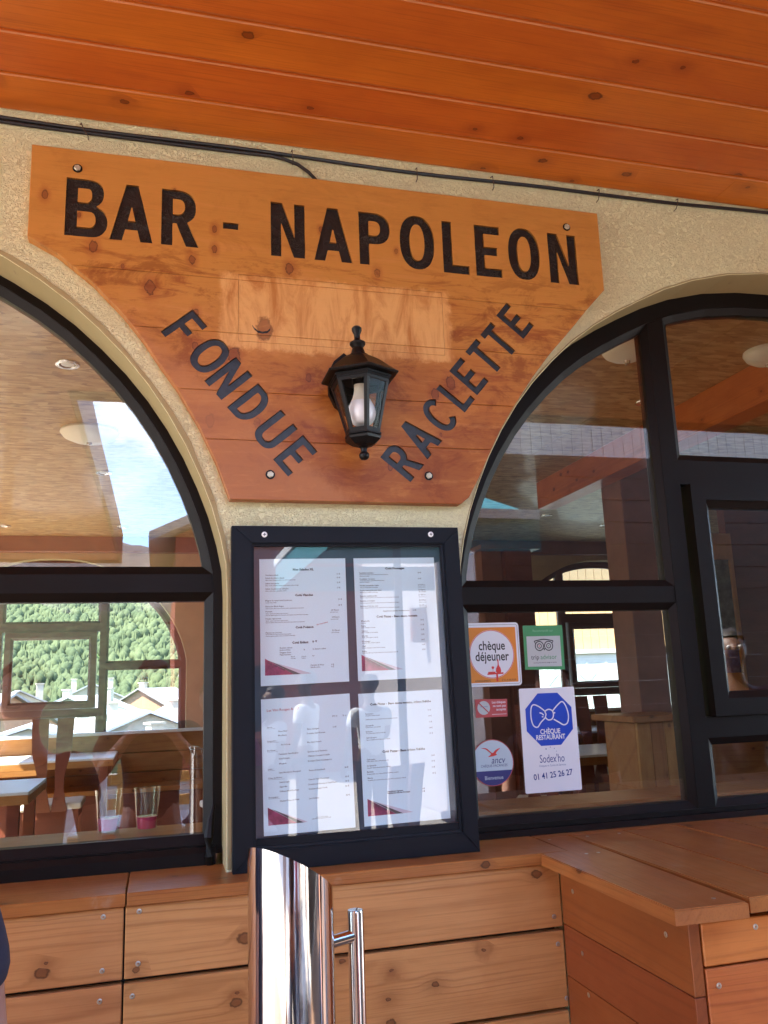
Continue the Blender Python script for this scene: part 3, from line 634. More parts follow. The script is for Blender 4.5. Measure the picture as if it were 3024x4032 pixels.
for i in range(6):      # six corner posts, V shaped
    def lerp(a, b, t): return a+(b-a)*t
    for j in ((i+1) % 6, (i-1) % 6):
        t0, b0 = T[i], B[i]; t1, b1 = lerp(T[i], T[j], .115), lerp(B[i], B[j], .17); ti, bi = lerp(TI[i], TI[j], .10), lerp(BI[i], BI[j], .14)
        q = [bm.verts.new(p) for p in (t0, t1, ti, TI[i], b0, b1, bi, BI[i])]
        for f in ((0, 1, 5, 4), (1, 2, 6, 5), (2, 3, 7, 6), (3, 0, 4, 7)): bm.faces.new([q[k] for k in f])
lob('corner_posts', bm, parent=cage)
bm = bmesh.new(); A1 = hexloft(bm, [(.0445, 2.196), (.0435, 2.186), (.046, 2.186), (.046, 2.182), (.043, 2.180), (.0455, 2.178), (.044, 2.172), (.028, 2.160), (.016, 2.156)]); A2 = hexloft(bm, [(.037, 2.196), (.036, 2.186)])
for i in range(6): bm.faces.new((A1[0][i], A1[0][(i+1) % 6], A2[0][(i+1) % 6], A2[0][i]))
bm.faces.new(A2[-1]); bm.faces.new(A1[-1][::-1]); bowl = lob('base', bm)
bm = bmesh.new(); lathe(bm, [(.017, 2.160), (.0165, 2.154), (.012, 2.151), (.0078, 2.147), (.0072, 2.139), (.0115, 2.135), (.0125, 2.131), (.0118, 2.125), (.008, 2.1205), (.002, 2.119)], 20, (LC.x, LC.y, .004)); lob('lower_finial', bm, parent=bowl, smooth=True)
for i in range(6):
    j = (i+1) % 6; bm = bmesh.new(); k = .967
    def sh(p, kk): return Vector((LC.x+(p.x-LC.x)*kk, LC.y+(p.y-LC.y)*kk, p.z))
    q = [bm.verts.new(sh(p, k)) for p in (T[i], T[j], B[j], B[i])]; bm.faces.new(q); lob('pane', bm, 'lampglass')
bm = bmesh.new(); lathe(bm, [(.0185, 2.342), (.0185, 2.312), (.0165, 2.311), (.0165, 2.330)], 20, (LC.x, LC.y, 0), cap=False); lob('lamp_holder', bm, 'lamp', smooth=True)
bm = bmesh.new(); lathe(bm, [(.0145, 2.316), (.0150, 2.311), (.0150, 2.300), (.0165, 2.290), (.0205, 2.278), (.0255, 2.268)], 28, (LC.x, LC.y, .0), cap=False); bl = lob('bulb_collar', bm, 'bulbcap', smooth=True)
bm = bmesh.new(); lathe(bm, [(.0255, 2.268), (.0305, 2.258), (.0335, 2.249), (.0345, 2.241), (.0338, 2.233), (.031, 2.224), (.026, 2.216), (.019, 2.2105), (.010, 2.2075), (.001, 2.2068)], 28, (LC.x, LC.y, .0), cap=False); lob('bulb', bm, 'bulb', smooth=True)
bm = bmesh.new()
pl = [(.447, 2.426), (.420, 2.403), (.404, 2.372), (.404, 2.318), (.418, 2.285), (.447, 2.262), (.476, 2.285), (.490, 2.318), (.490, 2.372), (.474, 2.403)]
prism(bm, pl, -.052, SY+.0005); prism(bm, [(.447+(x-.447)*.72, 2.345+(z-2.345)*.78) for x, z in pl], -.066, -.052); lob('wall_plate', bm)
bm = bmesh.new(); tube(bm, [(.450, -.06, 2.375), (.455, -.085, 2.392), (.461, -.115, 2.395), (.464, -.131, 2.388)], [.016, .013, .012, .014], 10); lob('arm', bm, smooth=True)
bm = bmesh.new(); tube(bm, [(.436, -.06, 2.30), (.432, -.075, 2.315), (.431, -.088, 2.326)], .004, 8); lob('brace', bm, smooth=True)

# ------------------------------------------------------------------ menu case
menu = empty('menu_case', (.45, 0, 1.6), 'blue black glazed menu case with four printed sheets below the sign', 'menu board')
O4 = [(.164, 1.978), (.733, 1.981), (.745, 1.2005), (.167, 1.2005)]; I4 = [(.2105, 1.936), (.692, 1.939), (.705, 1.246), (.2125, 1.246)]
names = []
for i in range(4):
    j = (i+1) % 4; bm = bmesh.new(); q = [O4[i], O4[j], I4[j], I4[i]]
    prism(bm, q, -.034, -.001)
    fe = [e for e in bm.edges if all(abs(v.co.y+.034) < 1e-6 for v in e.verts)]; bmesh.ops.bevel(bm, geom=fe, offset=.0022, segments=2, affect='EDGES')
    link('frame_rail', bm2me(bm), M['navy'], menu)
I5 = offset(I4, .006)
ringobj('inner_lip', offset(I4, -.002), I5, -.0265, -.0255, -.0205, M['navy'], menu)
box('backboard', .205, .706, -.0075, -.003, 1.24, 1.942, M['navyboard'], menu)
box('lower_batten', .213, .704, -.022, -.0076, 1.2462, 1.268, M['navy'], menu, .0015)
bm = bmesh.new(); prism(bm, offset(I4, .001), -.0195, -.0165); link('glass_front', bm2me(bm), M['caseglass'], menu)
for x, z in ((.241, 1.957), (.659, 1.962)):
    bm = bmesh.new(); lathe(bm, [(.0070, 0), (.0068, .0012), (.0045, .0022), (.001, .0024)], 20); bmesh.ops.rotate(bm, matrix=Matrix.Rotation(R(90), 3, 'X'), verts=bm.verts)
    s_ = link('screw', bm2me(bm), plain('bright_screw', (.85, .85, .83), .4), menu, (x, -.034, z), smooth=True)
    bm = bmesh.new(); addbox(bm, -.0034, .0034, -.0003, .0003, -.0008, .0008); addbox(bm, -.0008, .0008, -.0004, .0004, -.0034, .0034); link('screw_slot', bm2me(bm), M['sblack'], s_, (x, -.0364, z))

# printed sheets: (x mm, z mm, text, style); H heading, N dish or price, S small print
S1 = [(337,1876,'Nos Salades XL','H'),(338,1814,'Coté Viandes','H'),(338,1737,'Coté Poisson','H'),(327,1701,'Coté Enfant','H'),(362,1702,'9 €','H'),(245,1862,'Omelette salade','N'),(245,1855,'Salade de chèvre chaud','N'),(245,1850,'Salade, tomates, champignons, jambon, noix, terres de chèvre au miel','S'),(245,1842,'Salade savoyarde','N'),(245,1837,'Salade, tomates, champignons, pommes de terre, lardons, croûtons, fromage','S'),(245,1829,'Salade de gésiers au calvados','N'),(245,1824,'Salade, tomates, gésiers, noix, pommes, calvados','S'),(245,1801,'Magret de canard aux framboises','N'),(245,1796,'Servi avec frites et salade','S'),(245,1787,'Entrecôte Black Angus','N'),(245,1782,'Servie avec frites, salade et sauces du chef (roquefort, cèpes, framboises et mayonnaise)','S'),(245,1775,'Pierrade','N'),(245,1770,'Viandes : canard, poulet, bavette, magret de canard','S'),(245,1766,'Servie avec légumes à griller, frites et sauces du chef (roquefort, cèpes, framboises et mayonnaise)','S'),(245,1758,'Fondue vigneronne','N'),(245,1753,'Viandes : canard, poulet, bavette, magret de canard','S'),(245,1749,'Servie avec légumes, frites et sauces du chef (roquefort, cèpes, framboises et mayonnaise)','S'),(245,1725,'Plancha de poissons','N'),(245,1721,'Filet de rouget, thon rouge, noix de Saint-Jacques, gambas','S'),(245,1717,'Servie avec légumes à griller et sauces du chef (aïoli et mayonnaise)','S'),(278,1689,'Raclette minute','N'),(278,1684,'Jambon frites','N'),(278,1678,'Nuggets frites','N'),(278,1673,'Pizza bambino :','N'),(335,1684,'&','N'),(357,1685,'le dessert enfant','N'),(304,1668,'Margarita','S'),(304,1664,'4 fromages','S'),(329,1668,'Chevrotine','S'),(329,1664,'Tartiflette','S'),(355,1669,'Reine','S'),(351,1647,'Assiette de frites','N'),(351,1642,'Salade verte','N'),(419,1865,'10 €','N'),(419,1856,'15 €','N'),(419,1844,'15 €','N'),(419,1831,'17 €','N'),(422,1803,'21 €','N'),(422,1789,'22 €','N'),(404,1777,'22 €/pers','N'),(401,1772,'(min 2 personnes)','S'),(405,1760,'24 €/pers','N'),(402,1755,'(min 2 personnes)','S'),(405,1728,'22 €/pers','N'),(403,1723,'(min 2 personnes)','S'),(401,1647,'4 €','N'),(401,1642,'4 €','N'),]
S2 = [(568,1879,'Coté Fromages','H'),(569,1760,'Coté Pizzas - Base sauce tomate','H'),(476,1867,'Tartiflette fermière','N'),(477,1863,'Pommes de terre, lardons, oignons, crème fraîche, reblochon fermier','S'),(477,1859,'Servie avec de la salade','S'),(476,1852,'Croziflette  fermière','N'),(477,1848,'Crozets, lardons, oignons, crème fraîche, reblochon fermier','S'),(477,1844,'Servie avec de la salade','S'),(477,1836,'Fondue savoyarde royale','N'),(477,1831,'Servie avec de la charcuterie et de la salade','S'),(477,1824,'Fondue savoyarde aux cèpes','N'),(477,1819,'Servie avec de la charcuterie et de la salade','S'),(477,1810,'Raclette traditionnelle','N'),(477,1806,'Servie sur un appareil traditionnel, avec des pommes de terre, de la charcuterie et de la salade','S'),(477,1798,'Raclette au brézain','N'),(477,1793,'Servie sur un appareil traditionnel, avec des pommes de terre, de la charcuterie et de la salade','S'),(477,1785,"Raclette à l'ail des ours",'N'),(477,1781,'Servie sur un appareil traditionnel, avec des pommes de terre, de la charcuterie et de la salade','S'),(534,1773,'Supplément assiette de charcuterie','N'),(610,1774,'10 €','N'),(478,1749,'Marguerita','N'),(478,1744,'Mozzarella','S'),(478,1737,'Reine','N'),(478,1733,'Jambon, champignons, mozzarella','S'),(478,1725,'Calzone','N'),(478,1721,'Jambon, champignons, oeuf, mozzarella','S'),(478,1713,'Chorizo','N'),(478,1709,'Chorizo, poivrons, oignons, mozzarella','S'),(478,1700,'4 fromages','N'),(478,1696,'Gorgonzola, chèvre, reblochon, mozzarella','S'),(478,1688,'Chef','N'),(478,1684,'Reblochon, champignons, pommes de terre, mozzarella','S'),(478,1676,'Bufala','N'),(478,1672,'Mozzarella di bufala, coppa, roquette, tomate cerise, réduction balsamique, mozzarella','S'),(627,1868,'18 €','N'),(627,1853,'18 €','N'),(627,1837,'20 €/Pers','N'),(627,1832,'(min 2 personnes)','S'),(627,1825,'22 €/pers','N'),(628,1820,'(min 2 personnes)','S'),(627,1812,'21 €/Pers','N'),(628,1807,'(min 2 personnes)','S'),(628,1799,'22 €/Pers','N'),(628,1794,'(min 2 personnes)','S'),(628,1786,'22 €/Pers','N'),(628,1782,'(min 2 personnes)','S'),(629,1750,'10 €','N'),(629,1738,'11 €','N'),(629,1726,'12 €','N'),(629,1714,'13 €','N'),(629,1701,'14 €','N'),(630,1689,'14 €','N'),(630,1677,'15 €','N'),]
S3 = [(246,1546,'Les Vins Rouges A.O.P.','R'),(246,1508,'Savoie :','U'),(273,1498,'Pinot Noir','N'),(272,1489,'Mondeuse','N'),(247,1477,'Languedoc :','U'),(279,1468,'Pic St Loup','N'),(247,1456,'Bordeaux :','U'),(273,1447,'Puisseguin Saint-Emilion','N'),(273,1437,'Saint-Estèphe','N'),(274,1426,'Margaux','N'),(248,1415,'Loire :','U'),(273,1406,'Saint Nicolas de Bourgueil','N'),(248,1395,'Côtes du Rhône :','U'),(274,1385,'Saint-Joseph','N'),(274,1375,'Gigondas','N'),(274,1365,'Château Neuf-Du-Pape','N'),(249,1353,'Bourgogne :','U'),(275,1344,'Hautes-Côtes de Nuits','N'),(340,1500,'Baies Sauvages','N'),(339,1490,'Domaine Saint Romain','N'),(340,1470,'Mas Saint Hubert','N'),(340,1449,'Quercus de la Vaisinerie','N'),(341,1439,'Château Cosseau-Coutelin','N'),(341,1428,'Domaine Zédé de Labegorce','N'),(343,1407,'Pierre Archambault','N'),(341,1387,"Cave de Tain l'Hermitage",'N'),(341,1376,'Domaine du Roucas de Saint Pierre','N'),(342,1366,'Domaine Roger Perrin','N'),(342,1345,'Les Cloîtres','N'),(400,1527,'37.5 cl','N'),(425,1527,'75 cl','N'),(401,1502,'10 €','N'),(427,1409,'28 €','N'),(428,1388,'30 €','N'),(428,1378,'34 €','N'),(428,1367,'52 €','N'),(429,1347,'32 €','N'),(358,1303,'Prix nets, service compris','S'),(348,1300,"L'abus d'alcool est dangereux pour la santé",'S'),]
S4 = [(570,1551,'Coté Pizzas - Base sauce tomate, crème fraîche','H'),(573,1440,'Coté Pizzas - Base crème fraîche','H'),(481,1528,'Forestière','N'),(481,1524,'Champignons, lardons, mozzarella','S'),(481,1515,'Tartiflette, jambon, poivrons, roquette, réduction de balsamique, mozzarella','S'),(481,1501,'Savoyarde','N'),(481,1497,'Pommes de terre, oeuf, mozzarella','S'),(481,1487,'Indienne','N'),(481,1483,'Curry, poulet, oignons, reblochon, mozzarella','S'),(482,1473,'Saint-Jacques','N'),(481,1468,'Oignons, champignons, noix de Saint-Jacques, mozzarella','S'),(481,1423,'Carbonara','N'),(481,1419,'Lardons, oignons, saumon, oeufs, aneth, mozzarella','S'),(481,1409,'Gorgonzola','N'),(481,1404,'Gorgonzola, lardons, réduction balsamique, mozzarella','S'),(481,1395,'Raclette','N'),(481,1390,'Fromage à raclette, coppa, roquette, réduction de balsamique, mozzarella','S'),(482,1381,'Bianca','N'),(482,1376,'Gorgonzola, chèvre, roquette, tomate cerise, coppa, réduction de balsamique, mozzarella','S'),(637,1531,'13 €','N'),(638,1517,'13 €','N'),(639,1503,'13 €','N'),(639,1489,'14 €','N'),(639,1476,'15 €','N'),(641,1424,'13 €','N'),(641,1411,'14 €','N'),(641,1397,'14 €','N'),(642,1383,'15 €','N'),(529,1348,'Supplément légumes','B'),(529,1344,'Supplément viandes, fromages','B'),(615,1349,'1 €','B'),(615,1343,'1 €','B'),]
SCF = [(-0.0969, 1.1576), (-0.0961, 1.0577), (-0.0275, 1.1612), (-0.0276, 1.0631), (-0.0374, 1.0043), (-0.0992, 1.0026), (0.8911, 1.0596), (0.896, 1.0006), (0.908, 0.8861)]
SCS = [(-0.162, 1.1242), (-0.1863, 1.0021), (-0.2007, 0.9235), (-0.5262, 1.1275)]
SCO = [(1.0496, 1.145), (0.9613, 1.0581)]
SHEETS = [('white menu sheet headed Nos Salades XL, upper left in the case', [(.231, 1.901), (.442, 1.904), (.444, 1.606), (.233, 1.602)], S1, [(.243, 1.665), (.243, 1.626), (.328, 1.627), (.353, 1.628), (.268, 1.652)]),
          ('white menu sheet headed Coté Fromages, upper right in the case', [(.463, 1.904), (.672, 1.907), (.677, 1.609), (.466, 1.606)], S2, [(.476, 1.668), (.476, 1.629), (.562, 1.630), (.580, 1.631), (.505, 1.655)]),
          ('white sheet with red heading Les Vins Rouges A.O.P., lower left in the case', [(.233, 1.572), (.444, 1.578), (.450, 1.274), (.238, 1.271)], S3, [(.247, 1.332), (.248, 1.293), (.330, 1.294), (.338, 1.295), (.270, 1.322)]),
          ('white menu sheet of cream base pizzas, lower right in the case', [(.465, 1.576), (.677, 1.579), (.683, 1.277), (.471, 1.274)], S4, [(.480, 1.335), (.480, 1.296), (.566, 1.297), (.591, 1.298), (.510, 1.322)])]
for lab, quad, lines, tri in SHEETS:
    c = (sum(p[0] for p in quad)/4, sum(p[1] for p in quad)/4); root = empty('menu_sheet', (c[0], -.01, c[1]), lab, 'menu sheet', 'printed sheets in the menu case')
    bm = bmesh.new(); prism(bm, quad, -.0105, -.0100); link('paper', bm2me(bm), M['paper'], root)
    hd, tx, rd, ul = [], [], [], bmesh.new()
    tilt = math.atan2(quad[1][1]-quad[0][1], quad[1][0]-quad[0][0])
    for x, z, t, k in lines:
        x /= 1000; z /= 1000
        if k == 'H': hd.append((text_me(t, .0080, .00042, 'CENTER', res=1), x, z, 1, .9, -tilt))
        elif k == 'B': hd.append((text_me(t, .0046, .00018, 'LEFT', res=1), x, z, 1, 1, -tilt))
        elif k == 'R': rd.append((text_me(t, .0082, .0001, 'LEFT', res=1), x, z, 1, 1, -tilt))
        elif k == 'S': tx.append((text_me(t, .0033, .00006, 'LEFT', .3, res=1), x, z, .78, 1, -tilt))
        else:
            tx.append((text_me(t, .0050, .00007, 'LEFT', res=1), x, z, .95, 1, -tilt))
            if k == 'U': addbox(ul, x, x+.0024*len(t), -.01066, -.0106, z-.0031, z-.0027)
    if hd: tag(join_texts(hd, M['ink'], 'heading', root, -.01065), kind='stuff')
    tag(join_texts(tx, M['ink'], 'print', root, -.01065), kind='stuff')
    if rd: join_texts(rd, M['inkred'], 'red_heading', root, -.01065)
    if len(ul.verts): tag(link('underline', bm2me(ul), M['ink'], root), kind='stuff')
    a, b, c_, d, e = [Vector(p) for p in tri]
    bm = bmesh.new(); prism(bm, [a, b, b+(c_-b)*.80], -.0108, -.0106); pt = link('corner_print', bm2me(bm), M['plum'], root)
    bm = bmesh.new(); prism(bm, [a+(e-a)*.3, b+(c_-b)*.80, c_], -.0108, -.0106); link('corner_stripe', bm2me(bm), M['greyprint'], root)
    bm = bmesh.new(); prism(bm, [a+(e-a)*.55, c_, d], -.0108, -.0106); link('corner_stripe', bm2me(bm), M['lilac'], root)
    if lines is not S3:
        join_texts([(text_me('ICI LE CHEF CUISINE', .0052, .00015, 'LEFT', res=1), b.x+.006, b.y+.030, .95, 1, R(25.5))], M['ink'], 'slogan', root, -.0110)
# small red slanted note
join_texts([(text_me('Sur réservation', .0046, .0001, 'LEFT', .2, res=1), .367, 1.742, 1, 1, R(-13))], M['inkred'], 'handwritten_note', [o for o in col.objects if o.name == 'menu_sheet'][0], -.01065)

# ------------------------------------------------------------------ stickers on the right window glass
SG = .1532       # outer face of the glass
def flat(name, poly, lay, mat, parent):
    bm = bmesh.new(); y = SG-.0006-.00045*lay; prism(bm, poly, y-.0002, y+.0002); return link(name, bm2me(bm), M[mat], parent)
def rrect(x0, x1, z0, z1, r_=.006, n=5):
    P = []
    for cx, cz, a in ((x1-r_, z1-r_, 0), (x0+r_, z1-r_, 90), (x0+r_, z0+r_, 180), (x1-r_, z0+r_, 270)):
        P += [(cx+r_*math.cos(R(a+90*i/n)), cz+r_*math.sin(R(a+90*i/n))) for i in range(n+1)]
    return P
def disc(cx, cz, r_, n=40, a=0, b=360): return [(cx+r_*math.cos(R(a+(b-a)*i/n)), cz+r_*math.sin(R(a+(b-a)*i/n))) for i in range(n if b-a == 360 else n+1)]
def stroke(name, pts, w_, lay, mat, parent, closed=False):
    bm = bmesh.new(); y = SG-.0006-.00045*lay; P = [Vector(p) for p in pts]; n = len(P); A, B_ = [], []
    for i in range(n):
        p0 = P[i-1] if (closed or i) else P[i]; p1 = P[(i+1) % n] if (closed or i < n-1) else P[i]
        d = (p1-p0).normalized(); nn = Vector((-d.y, d.x))*w_/2
        A.append(bm.verts.new((P[i].x+nn.x, y, P[i].y+nn.y))); B_.append(bm.verts.new((P[i].x-nn.x, y, P[i].y-nn.y)))
    for i in range(n if closed else n-1):
        j = (i+1) % n; bm.faces.new((A[i], A[j], B_[j], B_[i]))
    return link(name, bm2me(bm), M[mat], parent)
def stext(t, x, z, size, lay, mat, parent, name='lettering', al='CENTER', off=0, sx=1, sy=1, rot=0, shear=0):
    return join_texts([(text_me(t, size, off, al, shear, res=3), x, z, sx, sy, rot)], M[mat], name, parent, SG-.0006-.00045*lay)
def sm(pts, n=6, closed=False):
    P = [Vector(p) for p in pts]; O = []; m_ = len(P)
    for i in range(m_ if closed else m_-1):
        p0 = P[i-1] if (closed or i) else P[0]; p1 = P[i]; p2 = P[(i+1) % m_]; p3 = P[(i+2) % m_] if (closed or i+2 < m_) else P[-1]
        for k in range(n):
            t = k/n; O.append(.5*((2*p1)+(-p0+p2)*t+(2*p0-5*p1+4*p2-p3)*t*t+(-p0+3*p1-3*p2+p3)*t**3))
    if not closed: O.append(P[-1])
    return [(p.x, p.y) for p in O]
def sticker(name, x, z, lab): return empty(name, (x, SG, z), lab, 'sticker')
# orange lunch voucher sticker
s = sticker('voucher_sticker', .88, 1.665, 'orange square sticker reading chèque déjeuner in a white circle')
flat('backing', rrect(.796, .9645, 1.580, 1.751, .010), 0, 'swhite', s)
stroke('border_line', rrect(.802, .9600, 1.5855, 1.7455, .006), .0008, 1, 'sblack', s, True)
flat('orange_field', rrect(.8045, .9540, 1.5900, 1.7385, .002), 1, 'sorange', s)
flat('red_ring', disc(.8805, 1.6660, .0655), 2, 'swhite', s); stroke('red_ring', disc(.8805, 1.6660, .0640), .0016, 3, 'sred', s, True)
stext('chèque', .8815, 1.6880, .0345, 3, 'sblack', s, off=.0005, sx=.78, sy=1.02); stext('déjeuner', .8805, 1.6590, .0345, 3, 'sblack', s, off=.0005, sx=.80, sy=1.02)
flat('bottle', sm([(.8955, 1.6495), (.8985, 1.6495), (.8988, 1.636), (.9035, 1.627), (.9035, 1.6165), (.8905, 1.6165), (.8905, 1.627), (.8952, 1.636)], 3, True), 3, 'sred', s)
flat('glass', sm([(.8775, 1.6325), (.8845, 1.6325), (.884, 1.6275), (.8815, 1.625), (.8815, 1.620), (.8805, 1.620), (.8805, 1.625), (.878, 1.6275)], 2, True), 3, 'sred', s)
flat('table', [(.8665, 1.6185), (.8875, 1.6185), (.8875, 1.6155), (.9110, 1.6165), (.9110, 1.6120), (.8945, 1.6115), (.8945, 1.5925), (.8895, 1.5925), (.8895, 1.6115), (.8640, 1.6105), (.8640, 1.6140), (.8665, 1.6145)], 3, 'sred', s)
stext('RENSEIGNEMENTS', .8500, 1.5945, .0066, 3, 'sblack', s, sx=.82); stext('✆ 01.41.85.05.05', .9260, 1.5955, .0066, 3, 'sblack', s, sx=.9)
# green travel sticker
s = sticker('travel_sticker', 1.037, 1.68, 'small green square sticker with an owl face and the word tripadvisor')
flat('backing', [(.9775, 1.7415), (1.0980, 1.7410), (1.0965, 1.6180), (.9765, 1.6210)], 0, 'sgreen', s); flat('panel', [(.9865, 1.7115), (1.0885, 1.7115), (1.0875, 1.6275), (.9855, 1.6290)], 1, 'sgrey', s)
stext('Recommandé sur', 1.037, 1.7265, .0098, 2, 'slight', s, sx=.9)
for ex, cc_ in ((1.0235, 'sred'), (1.0515, 'sgreen')):
    stroke('owl_eye', disc(ex, 1.6845, .0125, 28), .0026, 2, 'sblack', s, True); stroke('owl_eye', disc(ex, 1.6845, .0062, 20), .0022, 2, 'sblack', s, True); flat('owl_pupil', disc(ex, 1.6845, .0018, 10), 2, cc_, s)
stroke('owl_brow', sm([(1.0085, 1.6975), (1.018, 1.7000), (1.0375, 1.7025), (1.057, 1.7000), (1.0665, 1.6975)], 5), .0028, 2, 'sblack', s)
flat('owl_beak', [(1.0345, 1.6775), (1.0405, 1.6775), (1.0375, 1.6715)], 2, 'sblack', s)
stroke('owl_ear', [(1.0085, 1.6975), (1.0135, 1.690)], .002, 2, 'sblack', s); stroke('owl_ear', [(1.0665, 1.6975), (1.0615, 1.690)], .002, 2, 'sblack', s)
stext('trip', 1.0085, 1.6535, .0185, 2, 'sblack', s, al='CENTER', sx=.92); stext('advisor', 1.0490, 1.6535, .0185, 2, 'sgreen', s, sx=.92)
stext('Le plus grand site de voyage au monde', 1.0375, 1.6390, .0052, 2, 'sblack', s, sx=.86)
# red notice
s = sticker('notice_sticker', .87, 1.522, 'small red notice saying Les chèques ne sont pas acceptés')
flat('backing', [(.8245, 1.5475), (.9175, 1.5455), (.9155, 1.4990), (.8250, 1.4990)], 0, 'sbrick', s)
flat('disc', disc(.8480, 1.5240, .0180, 28), 1, 'sgrey', s); stroke('bar', [(.8350, 1.5365), (.8610, 1.5115)], .0032, 2, 'sbrick', s)
stroke('cheque_line', [(.837, 1.527), (.859, 1.527)], .0012, 2, 'stext', s)
for k, t in enumerate(('Les chèques', 'ne sont pas', 'acceptés')): stext(t, .9120, 1.5375-.0095*k, .0088, 1, 'swhite', s, al='RIGHT', off=.0001, sx=.92)
stroke('thin_line', [(.871, 1.506), (.913, 1.506)], .0009, 1, 'swhite', s)
# round holiday voucher sticker
s = sticker('holiday_voucher_sticker', .864, 1.381, 'round pale and navy sticker with a red gull, ancv Bienvenue')
cx, cz, r_ = .8645, 1.3815, .0600
flat('backing', disc(cx, cz, r_, 48), 0, 'sbrick', s); flat('pale_top', disc(cx, cz, r_-.0022, 48, 0, 360), 1, 'spale', s)
zz = 1.361; a = math.degrees(math.asin((zz-cz)/(r_-.0022))); flat('navy_base', disc(cx, cz, r_-.0022, 30, 180-a, 360+a)[::-1], 2, 'snavy', s)
flat('gull', sm([(.833, 1.4205), (.848, 1.4195), (.858, 1.4115), (.866, 1.4065), (.874, 1.4135), (.888, 1.4185), (.878, 1.4095), (.8745, 1.4040), (.878, 1.4015), (.868, 1.3985), (.852, 1.3970), (.861, 1.4035), (.853, 1.4110), (.846, 1.4165)], 3, True), 2, 'sred', s)
stext('ancv', .8795, 1.3870, .0250, 2, 'snavy', s, shear=.25, sx=.86); stext('CHÈQUE-VACANCES', .8675, 1.3735, .0092, 2, 'snavy', s, sx=.88, shear=.2); stext('Bienvenue', .8655, 1.3430, .0140, 3, 'spale', s, sx=.92)
# white and blue restaurant voucher sticker
s = sticker('restaurant_voucher_sticker', 1.036, 1.434, 'tall white sticker with a blue octagon, bow tie and Chèque Restaurant')
flat('backing', rrect(.9530, 1.1195, 1.2965, 1.5705, .004), 0, 'swhite', s)
ox, oz, ow, oh = 1.0375, 1.4865, .0690, .0695
flat('octagon', [(ox-ow*.43, oz+oh), (ox+ow*.43, oz+oh), (ox+ow, oz+oh*.42), (ox+ow, oz-oh*.42), (ox+ow*.43, oz-oh), (ox-ow*.43, oz-oh), (ox-ow, oz-oh*.42), (ox-ow, oz+oh*.42)], 1, 'sblue', s)
def bw(pts): return [(ox+(x-0)*.001, 1.4995+z*.001) for x, z in pts]
stroke('bow_tie_knot', sm(bw([(-11, 8), (0, 13), (11, 8), (13, -3), (8, -13), (-3, -15), (-11, -8), (-9, 0)]), 6, True), .0034, 2, 'swhite', s, True)
stroke('bow_tie_wing', sm(bw([(-11, 8), (-28, 21), (-44, 27), (-52, 18), (-54, -6), (-49, -27), (-37, -33), (-26, -21), (-11, -8)]), 6), .0034, 2, 'swhite', s)
stroke('bow_tie_wing', sm(bw([(11, 8), (28, 24), (42, 32), (52, 20), (58, -4), (54, -24), (42, -30), (27, -22), (13, -14)]), 6), .0034, 2, 'swhite', s)
for q in ([(-28, 5), (-21, 3), (-16, -2)], [(-22, -6), (-17, -6)], [(14, 2), (19, 4)]): stroke('bow_tie_fold', bw(q), .0034, 2, 'swhite', s)
stext('CHÈQUE', 1.0375, 1.4535, .0180, 2, 'swhite', s, sx=.84, off=.0005); stext('RESTAURANT', 1.0375, 1.4385, .0180, 2, 'swhite', s, sx=.78, off=.0005)
for x, z, q in ((1.0215, 1.4085, .0026), (1.0345, 1.4125, .0019), (1.0460, 1.4085, .0017), (1.0520, 1.4010, .0014)): flat('star', [(x+q*(1 if i % 2 == 0 else .45)*math.cos(R(90+36*i)), z+q*(1 if i % 2 == 0 else .45)*math.sin(R(90+36*i))) for i in range(10)], 1, 'stext', s)
stext("Sodex'ho", 1.0375, 1.3820, .0285, 1, 'sdblue', s, sx=.70, sy=1.05); stext('Chèques et Cartes de Services', 1.0375, 1.3650, .0075, 1, 'stext', s, sx=.85)
stext('01 41 25 26 27', 1.0370, 1.3400, .0215, 1, 'sdblue', s, sx=.88, off=.0004, rot=R(-4))

# ------------------------------------------------------------------ plank partition with its ledge
pt = empty('plank_partition', (.3, -.11, 0), 'reddish brown larch plank partition with flat ledge under the windows', 'wooden partition')
bv = .0018
box('ledge_board', -3.2, -.0545, -.112, .100, 1.1745, 1.200, M['benchtop'], pt, bv); box('ledge_board', -.0520, .9325, -.112, .100, 1.1745, 1.2005, M['benchtop'], pt, bv)
rowsf = [(1.0365, 1.1735), (.868, 1.028), (.699, .860), (.530, .691), (.361, .522), (.192, .353), (.023, .184)]
for z0, z1 in rowsf:
    box('front_plank', -3.2, -.0575, -.1015, -.079, z0, z1, M['bench'], pt, bv); box('front_plank', -.0540, .912, -.1010, -.0785, z0, z1, M['bench'], pt, bv)
box('gap_shade_panel', -3.2, .905, -.070, -.004, 0, 1.172, M['dark'], pt)  # near-black sheet added behind the planks as the shade in their gaps
# return: side planks facing left
for z0, z1 in ((1.044, 1.1735), (.9355, 1.0425), (.827, .934), (.718, .8255), (.609, .7165), (.5, .6075), (.391, .4985), (.282, .3895), (.173, .2805), (.064, .1715)):
    boxr('side_plank', .9125, .9345, -.600, -.1025, z0, z1, M['benchred'], pt, .0012)
boxr('corner_post', .936, .975, -.575, -.53, 0, 1.172, M['benchred'], pt, .002, 'Z')
for z0, z1 in ((1.0905, 1.1615), (.930, 1.0865), (.770, .926), (.610, .766), (.45, .606), (.29, .446), (.13, .286)):
    box('front_plank', .9385, 3.2, -.6010, -.579, z0, z1, M['orange'], pt, bv)
box('gap_shade_panel', .95, 3.2, -.574, -.535, 0, 1.16, M['dark'], pt)
